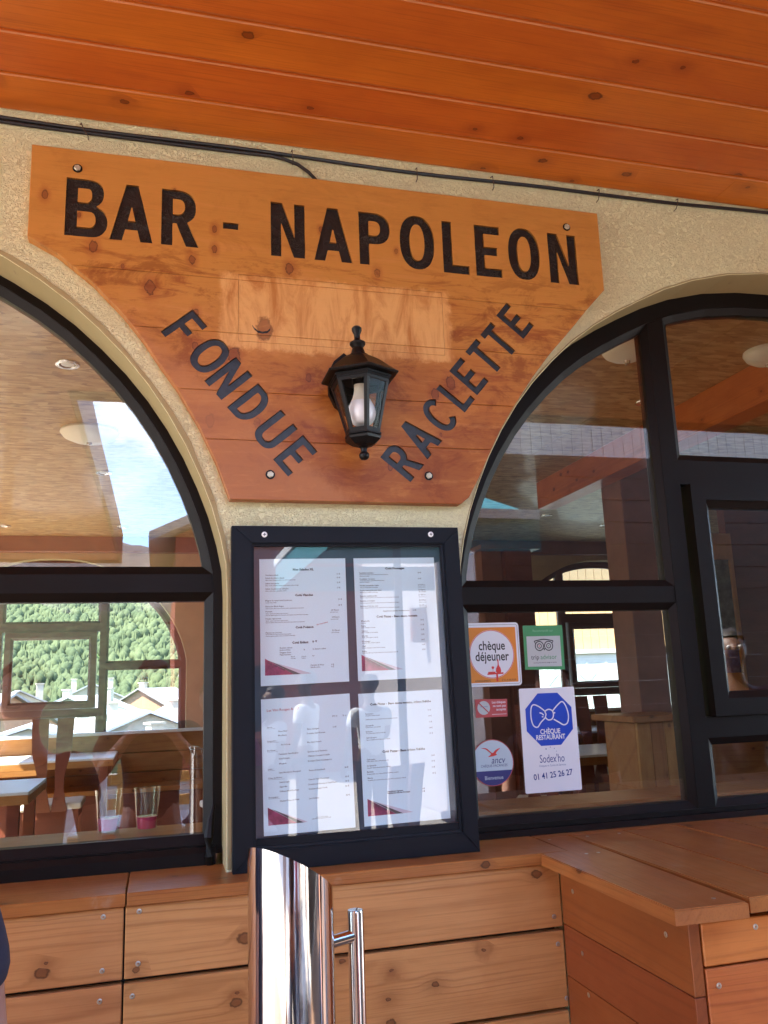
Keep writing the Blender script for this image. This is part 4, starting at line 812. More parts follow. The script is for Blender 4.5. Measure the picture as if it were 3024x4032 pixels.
# wide top boards over the return, running out from the wall
def topboard(name, poly, z0, z1):
    cx_ = sum(p[0] for p in poly)/len(poly); cy_ = sum(p[1] for p in poly)/len(poly); bm = bmesh.new()
    prismz(bm, [(y-cy_, -(x-cx_)) for x, y in poly], z0-1.187, z1-1.187)
    te = [e for e in bm.edges if all(v.co.z > 0 for v in e.verts)]; bmesh.ops.bevel(bm, geom=te, offset=.0022, segments=2, affect='EDGES')
    return link(name, bm2me(bm), M['benchtop'], pt, (cx_, cy_, 1.187), (0, 0, R(90)))
topboard('top_board', [(.863, -.640), (1.0075, -.645), (1.0245, .066), (.9345, .066), (.9345, -.114), (.863, -.114)], 1.1745, 1.2005)
xb = 1.0275
for k in range(14):
    wd = (.1545, .1620, .158, .155)[k % 4]; e_ = random.Random(k).uniform(-.008, .010)
    topboard('top_board', [(xb+.0015, -.628+e_), (xb+wd-.0035, -.628+e_), (xb+wd-.001, .066), (xb+.001, .066)], 1.1745, 1.2005+random.Random(k+50).uniform(-.001, .001)); xb += wd
box('ledge_board', .9345, 3.2, .068, .101, 1.1745, 1.200, M['benchtop'], pt, bv)
# screws
def screw(x, y, z, d='f'):
    bm = bmesh.new(); lathe(bm, [(.0052, -.001), (.0052, .0005), (.0036, .0011), (.0018, .0009), (.0014, -.0008)], 12, cap=False)
    bm.faces.new([v for v in bm.verts][-12:]); bmesh.ops.rotate(bm, matrix=Matrix.Rotation(R(90), 3, 'X') if d == 'f' else Matrix.Rotation(R(-90), 3, 'Y'), verts=bm.verts)
    link('screw', bm2me(bm), M['screw'], pt, (x, y, z), smooth=True)
for x, z in SCF: screw(x, -.1014, z)
for y, z in SCS: screw(.9123, y, z, 's')
for x, z in SCO: screw(x, -.6012, z)
for x, y in ((.955, -.16), (.985, -.16), (.955, .03), (1.06, .03), (1.15, .03), (.97, -.60)):
    bm = bmesh.new(); lathe(bm, [(.0042, -.001), (.0042, .0004), (.001, .0002)], 12); link('screw', bm2me(bm), M['screw'], pt, (x, y, 1.2006))

# ------------------------------------------------------------------ polished steel tube with handle rod in the foreground
st = empty('steel_tube_post', (.1715, -.85, 0), 'polished steel tube with slanting cut top and thin side handle', 'steel post')
bm = bmesh.new(); n = 72; cx, cy, ro, ri = .1715, -.85, .0550, .0532; A, B_, C_, D = [], [], [], []
def topz(x, y): return 1.3655-.545*(x-cx)-.37*(y-cy)
for i in range(n):
    a = 2*math.pi*i/n; c_, s_ = math.cos(a), math.sin(a)
    A.append(bm.verts.new((cx+ro*c_, cy+ro*s_, .01))); B_.append(bm.verts.new((cx+ro*c_, cy+ro*s_, topz(cx+ro*c_, cy+ro*s_))))
    C_.append(bm.verts.new((cx+ri*c_, cy+ri*s_, topz(cx+ri*c_, cy+ri*s_)))); D.append(bm.verts.new((cx+ri*c_, cy+ri*s_, .01)))
for i in range(n):
    j = (i+1) % n; bm.faces.new((A[i], A[j], B_[j], B_[i])); bm.faces.new((B_[i], B_[j], C_[j], C_[i])); bm.faces.new((C_[i], C_[j], D[j], D[i]))
tb = link('tube', bm2me(bm), M['steel'], st)
for p in tb.data.polygons: p.use_smooth = True
tb.data.set_sharp_from_angle(angle=R(38))
bm = bmesh.new(); lathe(bm, [(.0103, .35), (.0107, .36), (.0107, 1.3035), (.0100, 1.3055), (.0092, 1.3058)], 28, (.2598, -.835, 0)); link('handle_rod', bm2me(bm), M['steel'], st)
for o in [o for o in st.children if o.name.startswith('handle_rod')]:
    for p in o.data.polygons: p.use_smooth = True
    o.data.set_sharp_from_angle(angle=R(38))
for z in (1.2735, .45):
    bm = bmesh.new(); tube(bm, [(.222, -.848, z-.001), (.2598, -.836, z+.0015)], .0078, 20); link('handle_arm', bm2me(bm), M['steel'], st, smooth=True)
bm = bmesh.new(); lathe(bm, [(.10, 0), (.10, .008), (.056, .010)], 40, (cx, cy, 0)); link('base_plate', bm2me(bm), M['steel'], st)

# ------------------------------------------------------------------ the dining room behind the windows
def mat_osb():
    m, nt, o = newmat('strand_board'); g = G(nt); P = g.n('TexCoord').outputs['Object']
    def layer(rot, sx, sy, off):
        mp = g.n('Mapping'); g.put(mp.inputs[0], P); mp.inputs['Rotation'].default_value = (0, 0, R(rot)); mp.inputs['Scale'].default_value = (sx, sy, 1); mp.inputs['Location'].default_value = (off, off*.7, 0)
        v = g.n('TexVoronoi'); g.put(v.inputs['Vector'], mp.outputs[0]); v.inputs['Scale'].default_value = 1
        s = g.n('SeparateColor'); g.put(s.inputs[0], v.outputs['Color']); return s.outputs[0], v.outputs['Distance']
    a, da = layer(15, 13, 42, 0); b, db = layer(-48, 15, 46, 3); c, dc = layer(82, 14, 40, 7)
    v = g.math('MAXIMUM', g.math('MULTIPLY', a, .9), g.math('MULTIPLY', b, .85)); v = g.math('MAXIMUM', v, g.math('MULTIPLY', c, .8))
    colr = g.ramp(v, (.2, (.15, .085, .03)), (.55, (.33, .21, .085)), (.75, (.45, .31, .135)), (.95, (.62, .46, .24)))
    colr = g.mix(.25, colr, g.mix(g.noise(P, 1.3, 4), (.24, .13, .045), (.50, .36, .17)))
    g.bsdf(o, colr, .5, 0, g.bump(v, .3, .002), .4, .15); return m
M['osb'] = mat_osb(); M['white'] = plain('white_laminate', (.78, .78, .76), .35); M['cream'] = plain('cream_seat', (.70, .66, .56), .5); M['intfloor'] = plain('pale_floor_tiles', (.30, .24, .18), .4, nscale=3)
M['dimwall'] = plain('interior_ochre_wall', (.50, .36, .20), .8, nscale=3); M['chrome'] = plain('downlight_ring', (.7, .68, .62), .25, .8); M['lampdome'] = plain('white_lamp_dome', (.80, .76, .62), .4)
FZ, CZ, FY = .35, 3.0, 6.0
def struct(name, x0, x1, y0, y1, z0, z1, mat): return tag(box(name, x0, x1, y0, y1, z0, z1, mat, None, 0, 1, False), kind='structure')
struct('interior_floor', -7, 9, .32, FY+.0, FZ-.1, FZ, M['intfloor'])
iceil = tag(empty('interior_ceiling', (0, 3, CZ)), kind='structure')
for i in range(5):
    for j in range(5):
        box('ceiling_panel', -2.3+2.3*i+.001, -2.3+2.3*i+2.298, .302+1.2*j, min(.302+1.2*j+1.198, FY), CZ, CZ+.018, M['osb'], iceil, origin=False)
struct('interior_wall', -7.1, -7, .3, 6.3, 0, 3.3, M['dimwall']); struct('interior_wall', 9, 9.1, .3, 6.3, 0, 3.3, M['dimwall'])
struct('ceiling_seam_blocker', -2.3, 9, .31, 6.0, 3.02, 3.12, M['dimwall'])  # unseen slab added to keep sky light out of the panel seams
struct('building_roof', -2.15, 9.2, .02, 8.2, 3.37, 3.5, M['benchred'])
sk = empty('added_roof_light', (-4.5, 3, CZ), 'added unseen roof light that lets sun into the left end of the dining room', 'roof light')  # out of view, added so that sun on the floor brightens the room
for k in range(5): box('glazing_bar', -7+1.15*k, -6.94+1.15*k, .32, 6.0, 3.0, 3.10, M['farframe'], sk)
box('pane', -7, -2.4, .32, 6.0, 3.1, 3.106, M['lampglass'], sk)
FC = [-.93-2.962, -.93, 4.60]
fw = arch_wall('rear_wall', FC, FY, FY+.3, -7, 9, 0, 3.36, 1.175, [M['dimwall'], M['reveal']])
tag(fw, 'ochre rear wall of the dining room with arched windows onto the village', 'wall')
for k, c in enumerate(FC):
    arched_window(c, FY+.12, .045, .02, 1.18, 1.226, 1.82, 1.865, (1.413, 1.472, 2.155, 2.232), ['rear arched window at the far left of the dining room', 'rear arched window with the village and forest seen through the left pane', 'rear arched window with boarded house beyond, seen through the right pane'][k], M['farframe'], M['lampglass'])
box('header_beam', -7, 9, FY-.10, FY-.002, 2.86, 3.0, M['redpost'], None, .004); tag([o for o in col.objects if o.name == 'header_beam'][0], 'red brown beam along the top of the rear dining room wall', 'beam')
# wainscot of planks below the rear windows
wn = empty('plank_wainscot', (0, FY-.03, FZ), 'honey pine plank wainscot below the rear dining room windows', 'wainscot')
for k in range(5):
    z1 = 1.235-.165*k
    for a, b in ((-5.5, -1.9), (-1.9, 1.3), (1.3, 4.0), (4.0, 8.0)): box('plank', a+.002, b-.002, FY-.05, FY-.026, z1-.157, z1, M['intwood'], wn, .002)
box('cap_board', -5.5, 8, FY-.10, FY-.0, 1.237, 1.262, M['white'], wn, .002)
bt = empty('bench_seat', (0, FY-.3, FZ), 'honey pine bench along the rear wall of the dining room', 'bench')
box('seat', -4, 2.6, FY-.48, FY-.06, .78, .82, M['intwood'], bt, .004); box('front_panel', -4, 2.6, FY-.45, FY-.42, FZ, .775, M['chair'], bt)
# inner window boards and a bench against the front wall
for c, lb in ((CL, 'pale wooden inner window board of the left arched window'), (CR, 'pale wooden inner window board of the right arched window')):
    b_ = box('window_board', c-1.17, c+1.17, .205, .40, 1.225, 1.252, M['intwood'], None, .003); tag(b_, lb, 'window board')
for x0, x1, lb in ((-2.2, .05, 'honey pine bench back inside the left window'), (.9, 2.9, 'honey pine bench back inside the right window')):
    r0 = empty('inner_bench', ((x0+x1)/2, .75, FZ), lb, 'bench')
    for k in range(4): box('back_plank', x0, x1, .60, .622, 1.06-.14*k, 1.192-.14*k, M['intwood'], r0, .002)
    box('top_rail', x0, x1, .57, .65, 1.195, 1.215, M['intwood'], r0, .002); box('seat', x0, x1, .655, 1.05, .78, .82, M['intwood'], r0, .003)
    for x in (x0+.1, x1-.1): box('leg', x, x+.05, .7, .75, FZ, .778, M['chair'], r0)
# beams, post, piers
def one(name, lab, cat, *a, **k): return tag(box(name, *a, **k), lab, cat)
bme = boxr('ceiling_beam', 2.66, 2.80, .32, 3.45, 2.80, 2.998, M['orange'], None, .004); tag(bme, 'orange stained beam running back under the ceiling behind the right window', 'beam')
bme = boxr('ceiling_beam', -2.9, -2.76, .32, 3.45, 2.80, 2.998, M['orange'], None, .004); tag(bme, 'orange stained beam under the ceiling beyond the left window', 'beam')
one('post', 'red brown post standing behind the right window beside the panelled box', 'post', 2.83, 3.04, 2.60, 2.84, FZ, 2.998, M['redpost'], bev=.004)
p_ = empty('chimney_pier', (2.85, 4.6, FZ), 'red brown boarded pier with a shelf in the dining room', 'pier')
box('pier', 2.62, 2.80, 4.5, 4.9, FZ, 2.66, M['redpost'], p_); box('pier', 2.81, 3.05, 4.45, 4.9, FZ, 2.66, M['chair'], p_); box('shelf', 2.58, 3.12, 4.40, 4.95, 2.665, 2.70, M['redpost'], p_)
pb = empty('panelled_box', (2.75, 2.35, FZ), 'honey pine tongue and groove partition box with a cap behind the right window', 'partition')
for k in range(4): boxr('panel_board', 2.545+.085*k, 2.628+.085*k, 2.20, 2.222, FZ, 1.335, M['intwood'], pb, .002, 'Z')
box('cap', 2.50, 2.91, 2.16, 2.62, 1.337, 1.372, M['intwood'], pb, .004); box('side', 2.545, 2.885, 2.225, 2.55, FZ, 1.33, M['intwood'], pb)
# steel light in the partition top
# ceiling lights
def downlight(x, y, lab):
    r0 = empty('downlight', (x, y, CZ), lab, 'ceiling light', 'recessed downlights in the dining room ceiling'); bm = bmesh.new(); lathe(bm, [(.052, 0), (.050, -.005), (.036, -.006), (.030, .0), (.026, .012)], 28, cap=False)
    link('trim_ring', bm2me(bm), M['chrome'], r0, (x, y, CZ-.001), smooth=True); bm = bmesh.new(); lathe(bm, [(.027, 0), (.018, -.002), (.001, -.003)], 20); link('lens', bm2me(bm), M['white'], r0, (x, y, CZ-.0035), smooth=True)
def dome(x, y, lab, r_=.15):
    r0 = empty('dome_light', (x, y, CZ), lab, 'ceiling light'); bm = bmesh.new(); lathe(bm, [(r_, 0), (r_*1.02, -.012), (r_*.9, -.035), (r_*.6, -.055), (r_*.25, -.065), (.002, -.067)], 32, cap=False)
    link('shade', bm2me(bm), M['lampdome'], r0, (x, y, CZ-.001), smooth=True); bm = bmesh.new(); lathe(bm, [(.015, -.06), (.012, -.075), (.002, -.078)], 12); link('knob', bm2me(bm), M['chrome'], r0, (x, y, CZ-.004), smooth=True)
for x, y, l in ((-.40, 1.63, 'round downlight nearest the left window, high in its upper pane'), (-.36, 3.52, 'round downlight halfway back behind the left window'), (-.32, 5.42, 'round downlight farthest back behind the left window'), (-1.26, 5.43, 'round downlight by the rear wall at the far left'),
                (2.46, 1.68, 'round downlight beside the orange beam behind the right window'), (3.3, 4.6, 'round downlight near the pier behind the right window'), (4.1, 5.0, 'round downlight by the rear wall behind the right window')): downlight(x, y, l)
dome(-.38, 2.61, 'cream dome lamp on the ceiling behind the left window'); dome(1.95, 1.02, 'cream dome lamp near the glass of the right window', .105); dome(4.5, 5.2, 'cream dome lamp far back behind the right window'); dome(2.62, .95, 'cream dome lamp by the beam at the right edge', .10)

# chairs: two curved slats joined at the foot, pale seat
def make_chair():
    r0 = empty('slat_back_chair', (0, 0, FZ))
    def zy(t): return (.42+t*.66, .20 + .05*t + .05*math.sin(t*math.pi*.9) - .03*t*t)   # z above floor, y
    for s in (-1, 1):
        bm = bmesh.new(); rows_ = []
        for i in range(13):
            t = i/12; z, y = zy(t); xi = .028+.0*t if t > .25 else .028*(t/.25)+.001; xo = .10 + .055*abs(t-.35)*1.2 if t > .1 else .115+.02*(1-t/.1)
            xo = .115 - .035*math.sin(min(1, t*1.6)*math.pi) + .03*t
            rows_.append([bm.verts.new(p) for p in ((s*xi, y-.011, z), (s*xo, y-.011, z), (s*xo, y+.011, z), (s*xi, y+.011, z))])
        for a, b in zip(rows_, rows_[1:]):
            for k in range(4): bm.faces.new((a[k], a[(k+1) % 4], b[(k+1) % 4], b[k]))
        bm.faces.new(rows_[0]); bm.faces.new(rows_[-1][::-1]); link('back_slat', bm2me(bm), M['chair'], r0, (0, 0, FZ))
    bm = bmesh.new(); addbox(bm, -.21, .21, -.22, .20, .43, .475, .012, 2); link('seat', bm2me(bm), M['cream'], r0, (0, 0, FZ))
    bm = bmesh.new(); addbox(bm, -.19, .19, -.19, .19, .37, .428); link('apron', bm2me(bm), M['chair'], r0, (0, 0, FZ))
    for x in (-1, 1):
        for y in (-1, 1):
            bm = bmesh.new(); a, b = .017, .013
            lathe(bm, [(.014, 0), (.021, .37)], 4, (x*.17, y*.17, 0), R(45)); link('leg', bm2me(bm), M['chair'], r0, (0, 0, FZ))
    return r0
def copy_tree(o, loc, rz):
    c = o.copy(); col.objects.link(c); c.location = loc; c.rotation_euler = (0, 0, rz)
    for ch in o.children:
        d = ch.copy(); col.objects.link(d); d.parent = c; d.matrix_parent_inverse = ch.matrix_parent_inverse.copy()
    return c
ch0 = make_chair(); CH = [(-.73, 4.95, 180, 'slat back chair facing the rear wall, in the lower left pane'), (-.62, 2.75, 118, 'slat back chair turned sideways at the left edge of the left window'), (-1.35, 4.0, 30, 'slat back chair at the table beyond the left edge'),
      (3.55, 4.75, 175, 'slat back chair in front of the rear window, behind the right pane'), (4.05, 4.3, 200, 'slat back chair left of the panelled box behind the right pane'), (2.45, 3.2, 150, 'slat back chair just behind the dark sticker area of the right pane'), (.55, 4.2, 190, 'slat back chair behind the wall between the windows')]
for i, (x, y, rz, lb) in enumerate(CH):
    o = ch0 if i == 0 else copy_tree(ch0, (x, y, FZ), R(rz)); o.location = (x, y, FZ); o.rotation_euler = (0, 0, R(rz)); tag(o, lb, 'chair', 'slat back chairs in the dining room')
def make_table(): 
    r0 = empty('dining_table', (0, 0, FZ)); bm = bmesh.new(); addbox(bm, -.60, .60, -.38, .38, .735, .75, .002); link('tabletop', bm2me(bm), M['white'], r0, (0, 0, FZ))
    bm = bmesh.new(); addbox(bm, -.60, .60, -.38, .38, .685, .734, .002); link('table_edge', bm2me(bm), M['intwood'], r0, (0, 0, FZ))
    for x in (-1, 1):
        for y in (-1, 1): bm = bmesh.new(); addbox(bm, x*.52-.03, x*.52+.03, y*.31-.03, y*.31+.03, 0, .684); link('leg', bm2me(bm), M['chair'], r0, (0, 0, FZ))
    return r0
t0 = make_table(); TB = [(-.92, 5.52, 0, 'white topped table against the rear wall behind the left window'), (-1.25, 3.35, 0, 'white topped table at the left edge of the left window'), (3.15, 3.4, 0, 'white topped table beside the panelled box behind the right window'), (4.2, 5.45, 0, 'white topped table under the rear window at the right'), (1.2, 4.9, 0, 'white topped table behind the menu case pillar')]
for i, (x, y, rz, lb) in enumerate(TB):
    o = t0 if i == 0 else copy_tree(t0, (x, y, FZ), R(rz)); o.location = (x, y, FZ); tag(o, lb, 'table', 'white topped dining tables')
def make_glass():
    r0 = empty('drinking_glass', (0, 0, 0)); bm = bmesh.new(); lathe(bm, [(.024, 0), (.033, .105), (.0315, .105), (.025, .006), (.001, .006)], 20, cap=False); link('tumbler', bm2me(bm), M['caseglass'], r0, smooth=True)
    bm = bmesh.new(); lathe(bm, [(.023, .007), (.026, .035), (.001, .0355)], 16, cap=False); link('drink', bm2me(bm), plain('pink_drink', (.7, .06, .16), .1), r0, smooth=True); return r0
g0 = make_glass()
for i, (x, y, z, lb) in enumerate(((-.115, .345, 1.2525, 'tumbler with pink drink, left of two on the left window board'), (-.02, .33, 1.2525, 'tumbler with pink drink, right of two on the left window board'))):
    o = g0 if i == 0 else copy_tree(g0, (x, y, z), 0); o.location = (x, y, z); tag(o, lb, 'glass', 'two tumblers of pink drink')

# framed notice board in the middle column of the right window
nb = empty('notice_board', (4.25, 5.9, 1.9), 'dark green chalkboard in a yellow pine frame deep in the dining room', 'chalkboard')
M['chalk'] = plain('chalkboard_green', (.09, .12, .09), .6, nscale=14, nvar=.6); M['yellowpine'] = plain('yellow_pine_frame', (.55, .30, .09), .5, nscale=9); M['bluecloth'] = plain('blue_poster', (.06, .12, .42), .6, nscale=30, nvar=.6)
X0 = 3.96
for n_, a in (('board', (X0+.0, X0+.21, 3.38, 3.40, 1.75, 2.42, 'chalk')), ('frame_top', (X0-.03, X0+.24, 3.36, 3.41, 2.421, 2.62, 'yellowpine')), ('frame_side', (X0+.211, X0+.24, 3.36, 3.41, 1.45, 2.42, 'yellowpine')), ('poster', (X0, X0+.21, 3.38, 3.40, 1.58, 1.749, 'bluecloth')), ('frame_bottom', (X0-.03, X0+.21, 3.36, 3.41, 1.45, 1.579, 'yellowpine'))):
    box(n_, *a[:6], M[a[6]], nb)
one('screen_wall', 'dark brown partition wall deep behind the middle pane of the right window', 'partition', 4.21, 6.5, 3.42, 3.5, FZ, 2.99, M['chair'])
for k in range(2): tag(box('crate', 3.90, 4.10, 3.1, 3.3, 1.30-.11*k, 1.402-.11*k, M['cream']), ['cream crate on top of the pair below the chalkboard', 'cream crate at the bottom of the pair below the chalkboard'][k], 'crate', 'cream crates below the chalkboard')
tag(box('sideboard', 3.5, 4.6, 2.95, 3.37, FZ, 1.185, M['intwood']), 'pine sideboard below the chalkboard holding cream crates', 'sideboard')

# ------------------------------------------------------------------ the ground and the valley beyond
M['paving'] = plain('sunlit_paving', (.42, .38, .33), .8, nscale=2.5, bump=.3, bscale=60)
def mat_ground(name, a, b, sc_=.08):
    m, nt, o = newmat(name); g = G(nt); P = g.n('TexCoord').outputs['Object']; f = g.noise(P, sc_, 8, .65); g.bsdf(o, g.ramp(f, (.35, a), (.65, b)), .9, 0, g.bump(g.noise(P, sc_*8, 5), .5, 1.0), .1); return m
M['grass'] = mat_ground('valley_meadow', (.06, .09, .03), (.16, .17, .07)); M['forest'] = mat_ground('forest_floor', (.035, .07, .028), (.09, .14, .05), .05); M['rock'] = mat_ground('bare_rock', (.13, .12, .12), (.30, .27, .25), .012)
def terrain(name, x0, x1, y0, y1, nx, ny, f, mat):
    bm = bmesh.new(); V = [[bm.verts.new((x0+(x1-x0)*i/nx, y0+(y1-y0)*j/ny, f(x0+(x1-x0)*i/nx, y0+(y1-y0)*j/ny))) for i in range(nx+1)] for j in range(ny+1)]
    for j in range(ny):
        for i in range(nx): bm.faces.new((V[j][i], V[j][i+1], V[j+1][i+1], V[j+1][i]))
    return tag(link(name, bm2me(bm), mat, smooth=True), kind='structure')
def fz(x, y):  # valley floor then wooded slope rising to the north
    z = -9 if y > 26 else -9*max(0, (y-9)/17)
    if y > 140:
        k = (y-140); z = -9 + k*.30 + .00022*k*k*.2 + 9*mnoise.noise(Vector((x*.012, y*.012, 3)))*min(1, k/60) - max(0, x-30)*.10*min(1, k/150)
    return z
struct('ground', -60, 60, -16, 8.9, -.2, -.0, M['paving'])
terrain('valley_floor', -300, 300, 8.8, 142, 40, 24, fz, M['grass'])
terrain('forest_hillside', -420, 420, 140, 640, 70, 50, fz, M['forest'])
def fm(x, y): return -12 + max(0, -y-235)*.35*(1-.18*(x+30)/200 if abs(x) < 600 else .6)*(.85+.5*mnoise.fractal(Vector((x*.004, y*.004, 1)), .8, 2, 6)) + (6*mnoise.fractal(Vector((x*.02, y*.02, 5)), .8, 2, 4))
def mat_mountain():
    m, nt, o = newmat('mountain_forest_and_rock'); g = G(nt); P = g.n('TexCoord').outputs['Object']; sp = g.n('SeparateXYZ'); g.put(sp.inputs[0], P)
    k = g.step(g.math('ADD', sp.outputs[2], g.math('MULTIPLY', g.noise(P, .02, 6, .65), 90.)), 82., 105.); t = g.noise(P, .22, 5, .7)
    c = g.mix(k, g.ramp(t, (.4, (.018, .034, .018)), (.62, (.06, .085, .04))), g.ramp(g.noise(P, .03, 8, .7), (.35, (.12, .10, .10)), (.65, (.30, .26, .24))))
    g.bsdf(o, c, .9, 0, g.bump(t, .8, 2.), .1); return m
M['rock'] = mat_mountain()
terrain('rocky_mountain', -700, 700, -680, -120, 110, 60, fm, M['rock'])
terrain('lower_slope', -300, 300, -125, -15.9, 30, 12, lambda x, y: -.1-(abs(y)-16)*.11, M['grass'])
def mat_leaf():
    m, nt, o = newmat('conifer_foliage'); g = G(nt); P = g.n('TexCoord').outputs['Object']; f = g.noise(P, .09, 5, .6); f2 = g.noise(P, 1.1, 3)
    g.bsdf(o, g.mix(g.math('MULTIPLY', f2, .5), g.ramp(f, (.35, (.030, .046, .022)), (.65, (.072, .088, .040))), (.08, .09, .045)), .8, 0, None, .1); return m
M['leaf'] = mat_leaf()
random.seed(21); FV, FF = [], []
ico = bmesh.new(); bmesh.ops.create_icosphere(ico, subdivisions=1, radius=1); ICO = [v.co.copy() for v in ico.verts]; ICF = [[v.index for v in f.verts] for f in ico.faces]; ico.free()
for _ in range(36000):
    y = 142+(random.random()**1.2)*330; x = random.uniform(-.30, .22)*(y+40); h = random.uniform(1.5, 3.9)**1.0; z = fz(x, y)-.4; n0 = len(FV)
    if random.random() < .45:
        r_ = h*.2
        for k in range(2):
            n0 = len(FV); rr = r_*(1-.35*k); FV += [(x+rr*random.uniform(.7, 1.2)*math.cos(1.2566*i+k), y+rr*random.uniform(.7, 1.2)*math.sin(1.2566*i+k), z+h*(.1+.4*k)) for i in range(5)] + [(x, y, z+h*(.72+.35*k))]
            FF += [(n0+i, n0+(i+1) % 5, n0+5) for i in range(5)]
    else:
        q = h*.33; FV += [(x+c.x*q*random.uniform(.75, 1.25), y+c.y*q*random.uniform(.75, 1.25), z+h*.55+c.z*q*1.35*random.uniform(.75, 1.25)) for c in ICO]; FF += [tuple(n0+i for i in f) for f in ICF]
fo = bpy.data.meshes.new('forest'); fo.from_pydata(FV, [], FF); fo.polygons.foreach_set('use_smooth', [True]*len(FF)); tag(link('forest', fo, M['leaf'], smooth=False), 'dense mixed forest on the hillside beyond the village', 'forest', kind='stuff')

# houses of the village
M['h1'] = plain('house_render_cream', (.36, .31, .24), .85, nscale=.8); M['h2'] = plain('house_render_white', (.45, .43, .40), .85, nscale=.8); M['h3'] = plain('weathered_larch_cladding', (.33, .17, .09), .7, nscale=3)
M['metal'] = plain('pale_metal_roof', (.33, .34, .36), .5, .1, nscale=1.2); M['lauze'] = plain('grey_stone_roof', (.20, .19, .185), .7, nscale=1.5, nvar=.4); M['wing'] = plain('dark_window_glass', (.03, .035, .045), .1); M['shut'] = plain('red_brown_shutter', (.34, .075, .04), .6, nscale=4)
def house(x, y, z, w_, d, h, rh, rz, wm_, rm, lab, chim=1, shutters=False, grp='houses of the village'):
    r0 = empty('village_house', (0, 0, 0), lab, 'house', grp)
    bm = bmesh.new(); prism(bm, [(-w_/2, 0), (w_/2, 0), (w_/2, h), (0, h+rh), (-w_/2, h)], -d/2, d/2); link('wall', bm2me(bm), wm_, r0)
    bm = bmesh.new(); e = .5
    for s in (-1, 1):
        sl = rh/(w_/2); a = (s*(w_/2+e), h-e*sl+.05); b = (0, h+rh+.05); prism(bm, [a, b, (b[0], b[1]+.18), (a[0], a[1]+.18)], -d/2-e, d/2+e)
    rf = link('roof', bm2me(bm), rm, r0)
    for k in range(chim): bm = bmesh.new(); cx_ = (-.22+.45*k)*w_; addbox(bm, cx_-.35, cx_+.35, -.4, .4, h+rh*.3, h+rh+.8); addbox(bm, cx_-.45, cx_+.45, -.5, .5, h+rh+.8, h+rh+.92); link('chimney', bm2me(bm), M['h1'], rf)
    nx = max(2, int(w_/2.6)); nz = max(1, int(h/2.7))
    for i in range(nx):
        for j in range(nz):
            for s in (-1, 1):
                cx_ = -w_/2+w_*(i+.5)/nx; cz = 1.5+2.6*j; bm = bmesh.new(); addbox(bm, cx_-.45, cx_+.45, s*(d/2-.03), s*(d/2+.03), cz-.6, cz+.6); wi = link('window', bm2me(bm), M['wing'], r0)
                if shutters:
                    for q in (-1, 1): bm = bmesh.new(); addbox(bm, cx_+q*.70-.22, cx_+q*.70+.22, s*(d/2+.01), s*(d/2+.07), cz-.68, cz+.68); link('shutter', bm2me(bm), M['shut'], r0)
    r0.location = (x, y, z); r0.rotation_euler = (0, 0, R(rz)); return r0
VH = [(3.2, 30, -7.9, 6, 9, 4.6, 2.0, 62, 'h3', 'metal', 'larch clad house with a broad pale metal roof, nearest below the window'), (-3.4, 36, -9, 7, 8, 5.6, 1.8, 15, 'h2', 'lauze', 'white house with grey roof seen through the rear casement'), (-10, 38, -9, 8, 8, 6, 2.0, -8, 'h1', 'metal', 'cream house with metal roof at the left of the village'),
      (-7, 52, -9, 12, 7, 7.0, 1.8, 4, 'h2', 'metal', 'long white building with pale roof behind the casement'), (1.5, 48, -9, 8, 8, 5.8, 2.2, 24, 'h1', 'lauze', 'cream house with stone roof in the middle of the village'), (9, 56, -9, 9, 8, 6.6, 2.2, -12, 'h2', 'metal', 'white house with bright roof at the right of the village'),
      (-1, 66, -9, 10, 7, 7.0, 2.0, 8, 'h1', 'metal', 'wide cream building with two chimneys farther back'), (-13, 68, -9, 9, 9, 8, 2.6, 40, 'h3', 'lauze', 'larch chalet with steep stone roof far left'), (4.5, 82, -9, 9, 8, 7.6, 2.2, 30, 'h2', 'lauze', 'white house halfway to the wooded hill'), (14, 76, -9, 9, 8, 8, 2.2, 10, 'h1', 'metal', 'cream house with metal roof far right'),
      (-7, 92, -9, 10, 8, 8.0, 2.2, -20, 'h2', 'metal', 'white house with metal roof in the middle distance'), (-15, 100, -9, 10, 8, 8.6, 2.4, 12, 'h1', 'lauze', 'cream house with stone roof near the forest, left'), (0, 108, -9, 9, 8, 8.4, 2.4, -30, 'h3', 'lauze', 'small larch chalet near the forest, middle'), (8, 116, -9, 10, 8, 8.8, 2.4, 18, 'h2', 'metal', 'white house with pale roof near the forest, right'),
      (-9, 126, -9, 11, 8, 9.2, 2.6, 5, 'h1', 'metal', 'cream house at the very foot of the forest')]
for x, y, z, a, b, c_, d, rz, wm_, rm, lb in VH: house(x, y, z, a, b, c_, d, rz, M[wm_], M[rm], lb, 2 if a > 9 else 1)
for x, y, z, h, lb in ((-14.5, 74, -9, 15.5, 'square tower with pointed roof among the village roofs'), (4.6, 122, -9, 19, 'slender church spire at the foot of the forest')):
    r0 = empty('tower', (x, y, z), lb, 'tower'); bm = bmesh.new(); addbox(bm, x-1.5, x+1.5, y-1.5, y+1.5, z, z+h*.66); link('tower_wall', bm2me(bm), M['h1'], r0)
    bm = bmesh.new(); lathe(bm, [(2.5, z+h*.66), (1.7, z+h*.74), (.06, z+h)], 4, (x, y, 0), R(45)); link('spire', bm2me(bm), M['lauze'], r0)
